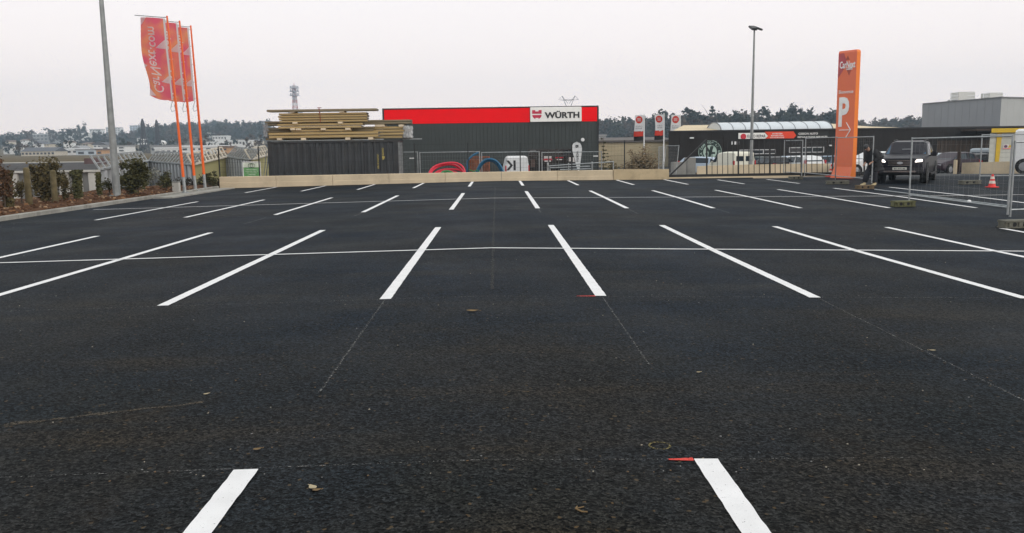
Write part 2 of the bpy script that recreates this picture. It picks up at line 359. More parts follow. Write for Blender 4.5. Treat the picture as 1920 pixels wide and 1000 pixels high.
for i in range(18):
    a0,a1=2*math.pi*i/18,2*math.pi*(i+1)/18
    f=lambda a,r:Vector((c.x+math.cos(a)*r,c.y+math.sin(a)*r,zg(c.x,c.y)+.005))
    b.quad(f(a0,.050),f(a0,.062),f(a1,.062),f(a1,.050))
struct('road_marking',b,YELP)
SEAM=mat('asphalt joint',(.0035,.0035,.0035),.9)
for p,q,wd in (((RX+.02,9.5),(RX+.02,36),.035),((-7.2,9.3),(-7.2,40),.02),((7.4,9.5),(7.4,40),.02)): marking(p,q,wd,paint_mat('asphalt joint line',(.004,.004,.004),.50),dz=.003,jit=.012)
# short survey ticks that lie between the rows
for px,py,wpx in ((800,496,10),(540,447,10),(700,372,12),(1150,423,8),(590,371,9),(460,352,10),(1055,364,8),(1160,353,10),(1270,350,9),(630,371,9)):
    a=G(px-wpx,py); c=G(px+wpx,py-.3); marking((a.x,a.y),(c.x,c.y),.03,FAINT,dz=.005)
# ------------------------------------------------------------ shared materials
GALV=mat('galvanised steel',(.34,.36,.37),.45,metal=.6,var=.2,scale=6,spec=.5)
LAMPM=mat('grey lamp steel',(.27,.28,.28),.5,metal=.4,var=.2,scale=4)
BLACK=mat('black powder coat',(.012,.012,.013),.45,var=.2)
HOLESHADE=mat('painted hole shade',(.012,.012,.012),.85,var=.2)
DGLASS=mat('dark glass',(.012,.015,.018),.06,var=.1,spec=.8)
WHITEP=mat('white gloss paint',(.78,.78,.79),.35,var=.04,scale=2,dirt=.15)
WALLB=mat('beige concrete',(.62,.51,.36),.9,var=.10,scale=1.2,bump=.25,bscale=30,spec=.2,dirt=.35)
RED=mat('bright red cladding',(.95,.002,.006),.6,var=.03,scale=.6,spec=.06)
ORANGE=mat('orange paint',(.80,.115,.012),.42,var=.06,scale=2)
# ------------------------------------------------------------ low wall at the far edge
WY=41.7
t=thing('retaining_wall','long low beige concrete wall along the far edge of the car park','wall',(0,WY,0))
xl=W(412,350,WY).x; xr=W(1150,330,WY).x; n=7; b=MB()
for i in range(n):
    xa=lerp(xl,xr,i/n)+.008; xb=lerp(xl,xr,(i+1)/n)-.008
    top=lambda x:interp(x,[(xl,W(412,332,WY).z),(0,W(934,322.5,WY).z),(xr,W(1150,319,WY).z)])
    za,zb=top(xa),top(xb)
    f=lambda x,z:[(x,WY,-1.2),(x,WY+.22,-1.2),(x,WY,z-.02),(x,WY+.22,z-.02),(x,WY+.02,z),(x,WY+.20,z)]
    A=f(xa,za);B=f(xb,zb); b.add(A+B,[(0,6,8,2),(2,8,10,4),(4,10,11,5),(5,11,9,3),(3,9,7,1),(0,2,4,5,3,1),(6,7,9,11,10,8)])
    # formwork ledge
    b.add([(xa,WY-.012,-1.2),(xb,WY-.012,-1.2),(xb,WY-.012,zb-.30),(xa,WY-.012,za-.30),(xa,WY-.001,za-.29),(xb,WY-.001,zb-.29)],[(0,1,2,3),(3,2,5,4)])
b.build('wall_face',WALLB,t)
b=MB(); x2=W(1254,330,WY).x; za=W(1150,318,WY-.02).z; zb=W(1254,317.5,WY).z
b.add([(xr+.01,WY-.05,-1.2),(x2,WY-.05,-1.2),(x2,WY-.05,zb),(xr+.01,WY-.05,za),(xr+.01,WY+.22,-1.2),(x2,WY+.22,-1.2),(x2,WY+.22,zb),(xr+.01,WY+.22,za)],[(0,1,2,3),(3,2,6,7),(1,5,6,2),(4,0,3,7),(5,4,7,6)])
o=b.build('wall_end_panel',mat('stained beige concrete',(.52,.41,.26),.9,var=.12,scale=1.2,spec=.2,dirt=.8),t); o['label']='stained end panel of the low wall'
# black mesh fence on the wall
t=thing('wire_fence','thin black wire mesh fence on slim posts along the low wall','fence',(0,WY+.33,0))
Y=WY+.33; pts=[]
for px,pt,pb in((409,276,334),(484,275,334),(582,275,334),(682,273,332),(777,269,330),(877,268,326),(975,268,325),(1072,266,322),(1171,263,320)):
    q=W(px,pt,Y); z0=W(px,pb,Y).z; MB().bar((q.x,Y,-.6),(q.x,Y,q.z),.05).build('post',BLACK,t); pts.append((q.x,z0,q.z))
b=MB()
for (xa,za,ta),(xb,zb,tb) in zip(pts,pts[1:]):
    for k in range(7):
        s=k/6*.93+.03; b.bar((xa,Y,lerp(za,ta,s)),(xb,Y,lerp(zb,tb,s)),.005 if k%3 else .008)
    m=int((xb-xa)/.16)
    for i in range(1,m): 
        u=i/m; b.bar((lerp(xa,xb,u),Y+.006,lerp(za,zb,u)),(lerp(xa,xb,u),Y+.006,lerp(ta,tb,u)*.97),.003)
b.build('wire_mesh',BLACK,t)
# ------------------------------------------------------------ shipping container
CONT=mat('charcoal container paint',(.042,.045,.049),.6,var=.25,scale=1.5,dirt=.35)
CY=43.7; xa=W(503,300,CY).x; xb=W(747,300,CY).x; zt_=W(600,264,CY).z; zb_=zg(-8,CY+1); D=2.44
t=thing('shipping_container','dark grey corrugated shipping container behind the low wall with timber stacked on its roof','container',((xa+xb)/2,CY,zb_))
b=MB(); x=xa+.16; step=.30; k=0
prof=[(0,0),(.10,0),(.15,.05),(.25,.05),(.30,0)]
pts=[(xa+.14,0)]
while x<xb-.40:
    pts+=[(x,0),(x+.12,0),(x+.16,.055),(x+.29,.055)]; x+=.33
pts+=[(x,0),(xb-.14,0)]
z0,z1=zb_+.16,zt_-.12
for y,s in((CY+.03,1),(CY+D-.03,-1)):
    o=len(b.v); b.v+=[Vector((px,y+s*d,z)) for px,d in pts for z in(z0,z1)]
    b.f+=[(o+2*i,o+2*i+2,o+2*i+3,o+2*i+1) for i in range(len(pts)-1)]; b.mi+=[0]*(len(pts)-1)
b.box(xa+.02,xa+.06,CY+.1,CY+D-.1,z0,z1)
b.box(xa+.05,xb-.05,CY+.05,CY+D-.05,zt_-.10,zt_-.05)
b.build('side_panel',CONT,t)
b=MB()
for y in(CY,CY+D-.16):
    b.bbox(xa,xb,y,y+.14,zt_-.12,zt_-.002,.01); b.bbox(xa,xb,y,y+.14,zb_,zb_+.16,.01)
for x in(xa,xb-.17):
    b.bbox(x,x+.17,CY-.012,CY+.16,zb_+.01,zt_+.012,.01); b.bbox(x,x+.17,CY+D-.16,CY+D+.012,zb_+.01,zt_+.012,.01)
    b.bbox(x,x+.17,CY+.17,CY+D-.17,zt_-.14,zt_-.02,.01); b.bbox(x,x+.17,CY+.17,CY+D-.17,zb_+.01,zb_+.15,.01)
b.build('corner_frame',mat('charcoal frame paint',(.030,.031,.034),.6,var=.3,scale=3,dirt=.4),t)
for y0,y1 in((CY+.18,CY+D/2-.01),(CY+D/2+.01,CY+D-.18)):
    b=MB().bbox(xb-.10,xb-.045,y0,y1,zb_+.17,zt_-.15,.01); d=b.build('door',CONT,t)
    b=MB()
    for yy in(y0+.25,y1-.25): b.cyl((xb-.02,yy,zb_+.1),(xb-.02,yy,zt_-.1),.022,n=8)
    b.build('locking_bar',GALV,d)
YELT=mat('yellow stencil paint',(.46,.37,.10),.6)
b=MB(); up=Vector((0,0,1))
c=W(718,289,CY-.0); put_text(b,'CONTENEUR',(c.x,CY-.028,c.z),(0,0,-1),(1,0,0),.62,.09,.01,.02); b.build('lettering',YELT,t); b=MB()
c=W(709,303,CY-.0); put_text(b,'LOCATION 20 PIEDS',(c.x,CY-.028,c.z),(0,0,-1),(1,0,0),.75,.08,.01,.02); b.build('lettering',YELT,t); b=MB()
c=W(719,295,CY); b.prism([(-.065,.065),(.065,.065),(.065,-.02),(0,-.09),(-.065,-.02)],(c.x,CY-.03,c.z-.02),(1,0,0),(0,0,1),(0,.02,0))
b.build('crest',YELT,t)
# ------------------------------------------------------------ timber on the container
TIM=mat('yellow brown timber',(.52,.38,.18),.8,col2=(.36,.25,.11),scale=2.2,stretch=(.5,6,14),bump=.2,spec=.2)
TIM2=mat('greyed timber',(.30,.25,.17),.85,col2=(.20,.16,.10),scale=2.2,stretch=(.5,6,14),spec=.2)
BATT=mat('pale wood batten',(.72,.60,.44),.8,var=.1,scale=5)
ENDG=mat('weathered board ends',(.16,.135,.10),.9,var=.4,scale=12)
FILM=mat('crumpled plastic film',(.62,.63,.65),.25,var=.15,scale=6,bump=.8,bscale=18,alpha=.5)
DSTR=mat('dark red strap',(.25,.02,.02),.6)
def pack(pxa,pxb,yt,yb,Yf,dp,nl,label,m=TIM,cladding=False):
    """bundle of long wood-faced panels, nl layers between pixel rows yt..yb with its front at depth Yf"""
    A=W(pxa,yt,Yf);B=W(pxb,yt,Yf);pm=(pxa+pxb)/2; z1=W(pm,yt,Yf).z;z0=W(pm,yb,Yf).z
    t=thing('timber_pack',label,'timber pack',((A.x+B.x)/2,Yf,z0),group='timber packs on the container')
    R=random.Random(int(pxa*3+yt)); h=(z1-z0)/nl
    for i in range(nl):
        za=z0+i*h; s1=R.uniform(-.06,.06); s2=R.uniform(-.10,.06); dy=R.uniform(-.03,.03)
        b=MB(); b.bbox(A.x+s1,B.x+s2,Yf+dy,Yf+dp+dy,za+.004,za+h*.84,.010)
        # shallow trapezoid ribs on the front edge of each sheet
        b.mat(1).bbox(B.x+s2,B.x+s2+.006,Yf+dy+.01,Yf+dp+dy-.01,za+.012,za+h*.82,.002); b.bbox(A.x+s1-.006,A.x+s1,Yf+dy+.01,Yf+dp+dy-.01,za+.012,za+h*.82,.002)
        b.mat(2).bar((A.x+s1+.02,Yf+dy-.003,za+h*.18),(B.x+s2-.02,Yf+dy-.003,za+h*.18),.006,h*.14)
        b.build('layer',[m,ENDG,TIM2],t)
    return t
def batten(px,yt,yb,Yf,label,wpx=9,dp=1.0):
    a=W(px-wpx/2,yb,Yf);c=W(px+wpx/2,yt,Yf); b=MB().bbox(a.x,c.x,Yf-.03,Yf+dp,a.z,c.z-.003,.006)
    return tag(b.build('wood_batten',BATT),label,'batten',group='pale battens between the timber packs')
YF=CY+.02
pack(505,708,247,259,YF,.75,2,'bottom front timber pack resting on the container roof')
pack(548,659,242,247.2,YF+.06,.6,1,'short thin timber layer above the bottom front pack')
pack(522,680,231,241,YF,.75,2,'timber pack in the middle of the front stack')
pack(523,690,211,229.5,YF,.75,4,'thick four layer timber pack near the top of the stack, tied with a strap')
t1=pack(500,708,204,209,YF-.05,.8,1,'topmost long greyed timber pack lying across the stack',TIM2)
YB=CY+1.1
pack(498,700,238,262,YB,1.1,5,'rear lower timber pack wrapped in film at its left end',TIM2)
pack(640,767,237,260,YB,1.1,4,'rear lower timber pack with plastic film on its right end')
pack(495,768,225.5,234,YB,1.1,2,'long rear timber pack spanning behind the front stack',TIM2)
for px,yt,yb,Yy,l in((524,259,263,YF,'leftmost pale batten directly on the container roof'),(569,258.5,263,YF,'second pale batten from left on the container roof'),(652,258,262.5,YF,'third pale batten from left on the container roof'),(695,257.5,262,YF,'rightmost pale batten on the container roof'),
    (549,240.5,244.5,YF,'left batten of the close pair under the middle pack'),(559.5,241,244.5,YF,'right batten of the close pair under the middle pack'),(606,240.5,244.5,YF,'middle batten under the middle timber pack'),(652,240,244,YF,'right batten under the middle timber pack'),
    (553,229,232.5,YF,'left batten under the thick four layer pack'),(638,228.5,232,YF,'right batten under the thick four layer pack'),(548,209,211.6,YF,'left batten under the topmost timber pack'),(641,208.5,211.4,YF,'right batten under the topmost timber pack'),
    (752,233.5,238,YB,'batten in the rear stack at its right end'),(712,233.5,238,YB,'long pale batten in the rear stack behind the front stack')):
    batten(px,yt,yb,Yy,l,18 if px==712 else 9,.7 if Yy==YF else 1.0)
b=MB(); a=W(598,203,YF-.08); c=W(601,229,YF-.08)
b.bar((a.x,YF-.09,a.z),(a.x+.02,YF-.04,W(600,212,YF).z),.05,.012,up=(0,1,0)); b.bar((a.x+.03,YF-.045,W(600,212,YF).z),(a.x+.04,YF-.045,c.z),.025,.012,up=(0,1,0)); b.bar((a.x-.09,YF-.06,a.z+.02),(a.x+.12,YF-.06,a.z+.02),.03)
tag(b.build('ratchet_strap',DSTR),'dark red strap tied round the top timber packs','strap')
def film(px0,px1,y0,y1,Yf,label):
    bm=MB(); n=14;m=8;R=random.Random(int(px0))
    for j in range(m+1):
        for i in range(n+1):
            u=i/n;v=j/m; q=W(lerp(px0,px1,u)+R.uniform(-1.2,1.2),lerp(y0,y1,v)+R.uniform(-.8,.8)*(0<j<m),Yf); bm.v.append(Vector((q.x,Yf-.06+R.uniform(-.05,.05)+.4*max(0,(abs(u-.5)-.3)),q.z)))
    bm.f=[(j*(n+1)+i,j*(n+1)+i+1,(j+1)*(n+1)+i+1,(j+1)*(n+1)+i) for j in range(m) for i in range(n)]; bm.mi=[0]*len(bm.f)
    o=bm.build('plastic_film',FILM,smooth=True); o.modifiers.new('thickness','SOLIDIFY').thickness=.004; return tag(o,label,'plastic film',group='plastic film on the timber')
film(755,774,236,259,YB,'crumpled clear plastic film over the right end of the timber'); film(494,503,234,258,YB,'torn plastic film at the left end of the timber stack')
b=MB(); a=W(762,261,YB+.5);c=W(791,259,YB+.5); b.bar((a.x-.2,a.y,a.z),(c.x,c.y,a.z),.09,.06); tag(b.build('steel_rail',GALV),'grey metal rail jutting out right of the container roof','rail')
# leaning fence panels and green sign left of the container
def frame_panel(name,label,P,u,wd,ht,lean,group,mesh=True,r=.021,cat='fence panel',foot=True,n1=16,n2=9,wr=.0035):
    """site fence panel: tubular frame + wire infill standing at P along unit vector u"""
    P=Vector(P);u=Vector(u).normalized();nrm=Vector((-u.y,u.x,0)); up=(Vector((0,0,1))+nrm*lean).normalized()
    t=thing(name,label,cat,P,group=group)
    f=lambda a,h:P+u*a+up*h
    for a in(0,wd): MB().cyl(f(a,0),f(a,ht),r,n=8).build('upright',GALV,t)
    MB().cyl(f(0,ht-.03),f(wd,ht-.03),r*.8,n=8).build('top_rail',GALV,t); MB().cyl(f(0,.16),f(wd,.16),r*.8,n=8).build('bottom_rail',GALV,t)
    if mesh:
        b=MB()
        for i in range(1,n1): b.bar(f(wd*i/n1,.16),f(wd*i/n1,ht-.03),wr)
        for i in range(1,n2): b.bar(f(0,.16+(ht-.19)*i/n2),f(wd,.16+(ht-.19)*i/n2),wr)
        b.build('wire_infill',GALV,t)
    return t
for k,(px,ln) in enumerate(((489,.16),(493,.20),(497,.13))):
    q=W(px,320,44.2+k*.2); frame_panel('leaning_fence',['outermost wire panel leaning on the left end of the container','middle wire panel leaning on the left end of the container','wire panel leaning closest to the left end of the container'][k],(q.x,44.2+k*.1,zg(q.x,44.2)),(.35,1,0),2.0,W(497,281+2*k,44.4).z-zg(q.x,44.2),-ln*1.2,'wire panels leaning on the container',n1=10,n2=6)
GY=43.0; a=W(456,332,GY);c=W(488,303,GY)
t=thing('notice_board','green notice board with white frame standing left of the container','sign',((a.x+c.x)/2,GY,a.z-.7))
GRN=mat('sign green',(.10,.30,.10),.5,col2=(.16,.38,.15),scale=2)
MB().bbox(a.x+.04,c.x-.04,GY-.012,GY+.02,a.z-.5,c.z-.30,.005).build('panel',GRN,t)
b=MB(); b.bbox(a.x+.04,c.x-.04,GY-.014,GY+.02,c.z-.295,c.z-.04,.005); b.build('header',mat('pale sign header',(.66,.72,.62),.5),t)
b=MB(); 
for x in(a.x,c.x-.045): b.bbox(x,x+.045,GY-.03,GY+.03,a.z-.8,c.z,.006)
b.bbox(a.x+.02,c.x-.02,GY-.028,GY+.028,c.z-.045,c.z,.006); b.build('frame',WHITEP,t)
b=MB(); m=(a.x+c.x)/2
for s in(-1,1): b.tube([(m+.05*s+.11*math.cos(k*.35),GY-.03,c.z-.2+.11*math.sin(k*.35)) for k in range(18)],.012,6)
b.build('emblem',mat('dark green print',(.03,.09,.04),.6),t)
PLET=mat('pale lettering',(.7,.78,.66),.6)
for i,(wd) in enumerate((.6,.62,.5,.36,.45)):
    z=c.z-.40-.085*i; b=MB(); put_text(b,['AMENAGEMENT','ESPACES VERTS','PAYSAGE','TERRASSES','ENTRETIEN'][i],(m,GY-.018,z),(1,0,0),(0,0,1),wd,.04,.006,.01); b.build('lettering',PLET,t)
# ------------------------------------------------------------ site fence in the yard
for k,(pa,pb) in enumerate(((747,783),(787,899),(903,1011),(1016,1128))):
    Y=48.0; A=W(pa,288,Y);B=W(pb,288,Y); z=zg(A.x,Y)
    t=frame_panel('site_fence',['short grey wire fence panel right of the container','grey wire fence panel behind the red hose coil','grey wire fence panel behind the blue pipe and white van','grey wire fence panel in front of the shop window'][k],(A.x,Y,z),(1,0,0),B.x-A.x,W((pa+pb)/2,284.5,Y).z-z,0,'grey wire fence panels in the yard',n1=22,n2=8,r=.028)
def label_plate(px,py,Y,w_,h_,label):
    c=W(px,py,Y); b=MB().bbox(c.x-w_/2,c.x+w_/2,Y-.02,Y,c.z-h_/2,c.z+h_/2,.004); return tag(b.build('fence_plate',WHITEP),label,'plate',group='small white plates on the site fences')
label_plate(772,297,47.95,.26,.06,'small white plate on the fence right of the container'); label_plate(1117,293,47.95,.28,.06,'small white plate on the fence by the spindly conifer')
# ------------------------------------------------------------ hose coils, pipes, junk
REDH=mat('red plastic duct',(.62,.02,.05),.45,var=.15,scale=5); GRNH=mat('green plastic duct',(.02,.20,.06),.45); BLUH=mat('blue plastic pipe',(.01,.10,.20),.45,var=.2)
def coil(name,label,cat,c,R0,r,turns,tilt,rz,m,squash=.75,spread=.3,seed=1,col=None):
    c=Vector(c);Rn=random.Random(seed); t=thing(name,label,cat,c); b=MB()
    for k in range(turns):
        pts=[];ph=Rn.uniform(0,6);R1=R0*Rn.uniform(1-spread,1.0);T=Matrix.Rotation(rz+Rn.uniform(-.2,.2),3,'Z')@Matrix.Rotation(tilt+Rn.uniform(-.16,.16),3,'X'); off=Vector((Rn.uniform(-.08,.08),Rn.uniform(-.12,.12),0)); 
        for i in range(40):
            a=2*math.pi*i/40; p=T@Vector((R1*math.cos(a)*(1+.05*math.sin(2*a+ph)),R1*math.sin(a)*squash*(1+.06*math.sin(3*a+ph)),.03*math.sin(a+ph))); pts.append(c+off+p)
        zmin=min(p.z for p in pts); lift=max(0,zg(c.x,c.y)+r-zmin) 
        b.tube([p+Vector((0,0,lift)) for p in pts],r,8,True)
    b.build('coil',m,t,smooth=True); return t
q=W(838,318,46.2); coil('hose_coil','big tangled pile of red corrugated hose behind the low wall','hose coil',(q.x,46.2,zg(q.x,46)),1.04,.058,20,rad(36),.05,REDH,.92,.66,3)
q=W(837,326,44.9); coil('hose_coil','small green hose coil lying in front of the red hose','hose coil',(q.x,44.6,zg(q.x,46)+.75),.34,.03,7,rad(45),0,GRNH,.8,.3,5)
b=MB();Y=46.5
for k,(x0,xm,x1,yt) in enumerate(((891,918,946,298.5),(893,917,943,301.5))):
    A=W(x0,326,Y);B=W(x1,326,Y);T=W(xm,yt,Y); b.tube([Vector((A.x+(B.x-A.x)*(.5-.5*math.cos(a)),Y+k*.14,lerp(zg(A.x,Y)+.05,T.z,math.sin(a)**.8))) for a in[math.pi*i/24 for i in range(25)]],.065,8)
A=W(877,328,Y+.3);b.tube([(A.x,Y+.3,zg(A.x,Y)+.02),W(876,312,Y+.3),W(877,302,Y+.3),W(882,295.5,Y+.35),W(889,290,Y+.4),W(897,286.5,Y+.45)],.055,8)
tag(b.build('blue_pipe',BLUH,smooth=True),'thick blue plastic pipes bent in arches beside the rusty crate','pipe')
b=MB(); b.tube([W(879,318,46.1),W(888,322,46.1),W(894,319,46.15),W(900,324,46.2)],.03,6); tag(b.build('green_hose_end',GRNH),'loose green hose end under the blue pipe','hose')
RUST=mat('rusty orange steel',(.40,.10,.03),.75,col2=(.13,.045,.02),scale=3,metal=.2); Y=49.2
A=W(881,326,Y);B=W(918,293.5,Y);z=zg(A.x,Y)
t=thing('steel_crate','rusty orange steel stillage crate behind the blue pipes','crate',((A.x+B.x)/2,Y,z))
b=MB()
for x in(A.x,B.x-.06):
    for y in(Y,Y+.9): b.bbox(x,x+.06,y,y+.06,z,B.z,.006)
for zz in(z+.15,z+.55,B.z-.06):
    for y in(Y,Y+.9): b.bbox(A.x+.062,B.x-.062,y+.005,y+.05,zz,zz+.055,.005)
b.build('frame',RUST,t); b=MB().bbox(A.x+.08,B.x-.4,Y+.3,Y+.85,z+.2,B.z-.12,.02); b.bbox(B.x-.38,B.x-.08,Y+.2,Y+.8,z+.2,B.z-.3,.02); b.build('load',mat('brown sheet steel',(.20,.075,.04),.6,metal=.3,var=.4,scale=4),t)
b=MB();R=random.Random(4);Y=46.6;BRN=mat('brown junk',(.10,.05,.028),.9,var=.5,scale=9)
for i in range(46):
    px=R.uniform(897,941); q=W(px,326,Y); z=zg(q.x,Y); hh=max(.12,(1-abs((px-919)/24))*.78)
    T=Matrix.Translation((q.x,Y+R.uniform(-.3,.4),z+R.uniform(0,hh)))@Matrix.Rotation(R.uniform(0,6),4,Vector((R.random()-.5,R.random()-.5,R.random()-.5)))
    a,c2,e=R.uniform(.08,.28),R.uniform(.03,.12),R.uniform(.03,.10); b.mat(i%3//2).box(-a,a,-c2,c2,-e,e,T)
tag(b.build('scrap_heap',[BRN,mat('grey scrap',(.16,.14,.12),.8,var=.4)]),'low brown heap of scrap under the blue pipe arch','scrap heap',kind=None)
# ------------------------------------------------------------ galvanised ramp railing
Y=46.0; t=thing('ramp_railing','galvanised tubular ramp railing behind the right part of the low wall','railing',(W(1090,310,Y).x,Y,zg(2,Y)))
for (px,yt) in((1027,305),(1031,312),(1066,306),(1110,303),(1150,302.5)):
    q=W(px,yt,Y); MB().cyl((q.x,Y,zg(q.x,Y)),(q.x,Y,q.z),.034 if px!=1027 else .05,n=8).build('post',GALV,t)
for (pa,ya,pb,yb) in((1029,311.5,1151,303.5),(1031,315,1106,312),(1050,318.5,1108,317)):
    MB().cyl(W(pa,ya,Y-.04),W(pb,yb,Y-.04),.030,n=8).build('rail',GALV,t)
# ------------------------------------------------------------ red topped trade building
BY=76.0; GRYC=mat('dark green grey cladding',(.036,.042,.040),.55,var=.12,scale=.5,spec=.4)
xa=W(719,250,BY).x; xb=W(1121.5,250,BY).x; z1=W(920,201,BY).z; z0=-.95
t=thing('trade_building','dark grey trade building with a bright red band under its roof edge','building',((xa+xb)/2,BY,z0))
b=MB(); x=xa
while x<xb-.01:      # standing seam cladding panels
    x2=min(x+.333,xb); b.quad((x,BY,z0),(x2-.03,BY,z0),(x2-.03,BY,z1-.05),(x,BY,z1-.05)); b.quad((x2-.03,BY,z0),(x2-.015,BY+.018,z0),(x2-.015,BY+.018,z1-.05),(x2-.03,BY,z1-.05)); b.quad((x2-.015,BY+.018,z0),(x2,BY,z0),(x2,BY,z1-.05),(x2-.015,BY+.018,z1-.05)); x=x2
b.box(xa+.001,xb-.001,BY+.03,BY+26,z0,z1-.06); b.build('wall',GRYC,t)
b=MB(); zr=W(920,230.5,BY).z; sx0=W(994,215,BY).x; sx1=W(1090,215,BY).x; st=W(1042,201,BY).z; sb=W(1042,228.5,BY).z
for p,q in((xa+.12,sx0-.03),(sx1+.03,xb-.10)): b.bbox(p,q,BY-.05,BY-.01,zr,z1-.12,.01)
b.build('red_band',RED,t)
b=MB(); b.bbox(xa-.04,xb+.04,BY-.09,BY+.2,z1-.11,z1,.02); b.bbox(xa-.04,xa+.08,BY-.07,BY-.005,zr,z1-.12,.01); b.bbox(xb-.06,xb+.05,BY-.07,BY-.005,z0,z1-.12,.01); b.build('roof_edge',mat('dark trim',(.022,.022,.024),.5),t)
s=MB().bbox(sx0,sx1,BY-.22,BY-.02,sb,st,.03).build('sign_box',mat('pale sign face',(.90,.89,.86),.4,var=.04),t)
b=MB(); cx=W(1053.5,214,BY).x; cz=W(1053.5,215,BY).z; put_text(b,'WÜRTH',(cx,BY-.235,cz),(1,0,0),(0,0,1),W(1086,214,BY).x-W(1021,214,BY).x,.66,.03,.035)
b.build('lettering',mat('black letters',(.012,.010,.012),.4),s)
b=MB(); ex=W(1006.5,214,BY).x; ez=W(1006.5,215,BY).z; k=.42; y=BY-.24; up=(0,0,1)
b.prism([(-1*k,.9*k),(-.35*k,.9*k),(-.35*k,.62*k),(.35*k,.62*k),(.35*k,.9*k),(1*k,.9*k),(1*k,.14*k),(-1*k,.14*k)],(ex,y,ez),(1,0,0),up,(0,.02,0))
b.prism([(-1*k,-.12*k),(1*k,-.12*k),(.85*k,-.6*k),(.35*k,-.98*k),(.35*k,-.72*k),(-.35*k,-.72*k),(-.35*k,-.98*k),(-.85*k,-.6*k)],(ex,y,ez),(1,0,0),up,(0,.02,0))
b.build('shield_emblem',mat('emblem red',(.55,.02,.07),.45),s)
# shop front
pa,pb=W(990,300,BY).x,W(1086,300,BY).x; pt=W(1040,279,BY).z
f=MB(); n=5
f.bbox(pa,pb,BY-.10,BY+.02,pt-.10,pt,.01)
for i in range(n+1):
    x=lerp(pa,pb-.08,i/n); f.bbox(x,x+.08,BY-.09,BY+.02,z0,pt-.102,.01)
f.bbox(pa+.085,pb-.085,BY-.075,BY+.01,pt-.62,pt-.55,.005)
wf=f.build('shop_window',mat('window aluminium',(.05,.045,.042),.4,metal=.3),t)
MB().box(pa+.04,pb-.04,BY-.035,BY-.02,z0+.02,pt-.06).build('pane',mat('dark shop glass',(.018,.013,.011),.08,var=.5,scale=1.2,spec=.6),wf)
def poster(px0,px1,y0,y1,m,txt,tm,wd):
    A=W(px0,y1,BY);B=W(px1,y0,BY); p=MB().bbox(A.x,B.x,BY-.055,BY-.037,A.z,B.z,.004).build('poster',m,wf); 
    return A,B
WHP=mat('white poster',(.62,.58,.57),.6,var=.1); RDP=mat('red poster',(.42,.015,.03),.6)
for i,(p0,p1,y0,y1,m) in enumerate(((1020,1034,293,297.5,WHP),(1019,1035,297.6,301,RDP),(1021,1033,301.1,303.6,WHP),(1041,1056,294.5,297,RDP),(1044,1054,298.5,300.5,WHP),(1065,1070,295,303,WHP),(1074,1078,295,304,WHP),(993,1005,281,284,mat('grey vent panel',(.17,.17,.17),.6)),(995,1003,299,314,mat('brown panel',(.07,.04,.03),.7)))): poster(p0,p1,y0,y1,m,'',None,0)
b=MB(); c=W(1092.5,262.3,BY); b.cyl((c.x,BY-.02,c.z),(c.x,BY-.12,c.z),.17,.15,n=18); b.build('bulkhead_lamp',WHITEP,t)
c=W(643,215,BY)
# feather flag
Y=71.0; c=W(1082,312,Y); z=zg(c.x,Y); t=thing('feather_flag','white teardrop feather flag standing by the shop window','flag',(c.x+.14,Y,z))
prof=[]; top=W(1082,265.5,Y).z; hh=top-z; R=.46
L=[]; Rr=[]
for i in range(25):
    u=i/24; h=lerp(z+.30*hh*.4,top,u); wdt=R*(1.0*min(1,u/.75)**.8)*math.sqrt(max(0,1-max(0,(u-.78)/.22)**2)); cx=c.x+lerp(.14,-.02,u)
    L.append((cx-wdt,h)); Rr.append((cx+wdt*.9,h))
poly=L+Rr[::-1]
MB().prism(poly,(0,Y,0),(1,0,0),(0,0,1),(0,.015,0)).build('flag_cloth',mat('white flag cloth',(.66,.67,.68),.8,var=.06),t)
b=MB().tube([(c.x+.14,Y-.01,z)]+[(p[0]+.02,Y-.01,p[1]) for p in Rr],.025,6); b.tube([(p[0],Y-.01,p[1]) for p in L[8:]],.02,6); b.build('pole',BLACK,t)
MB().bbox(c.x-.2,c.x+.5,Y-.3,Y+.3,z,z+.06,.02).build('base',BLACK,t)
b=MB(); put_text(b,'WÜRTH',(c.x+.04,Y-.02,lerp(z,top,.58)),(0,0,-1),(1,0,0),.9,.22,.012,.02); b.build('lettering',BLACK,t); b=MB(); put_text(b,'B',(c.x,Y-.02,lerp(z,top,.86)),(0,0,-1),(1,0,0),.25,.24,.012,.03); b.build('lettering',BLACK,t)
# ------------------------------------------------------------ beige shed behind
SHY=98.0; SIDING=mat('cream metal siding',(.56,.46,.30),.6,var=.06,scale=.6); xa=W(1100,280,SHY).x; xb=W(1263,280,SHY).x; zt1=W(1190,266.5,SHY).z; z0=-1.2
t=thing('cream_shed','cream clad industrial shed with dark roof edge behind the flags','building',((xa+xb)/2,SHY,z0))
b=MB(); z=z0
while z<zt1-.01:
    z2=min(z+.34,zt1); b.quad((xa,SHY,z),(xb,SHY,z),(xb,SHY,z2-.05),(xa,SHY,z2-.05)); b.quad((xa,SHY,z2-.05),(xb,SHY,z2-.05),(xb,SHY+.03,z2-.02),(xa,SHY+.03,z2-.02)); b.quad((xa,SHY+.03,z2-.02),(xb,SHY+.03,z2-.02),(xb,SHY,z2),(xa,SHY,z2)); z=z2
b.box(xa,xb,SHY+.05,SHY+20,z0,zt1-.05); b.build('wall',SIDING,t)
ze=W(1190,258.5,SHY).z
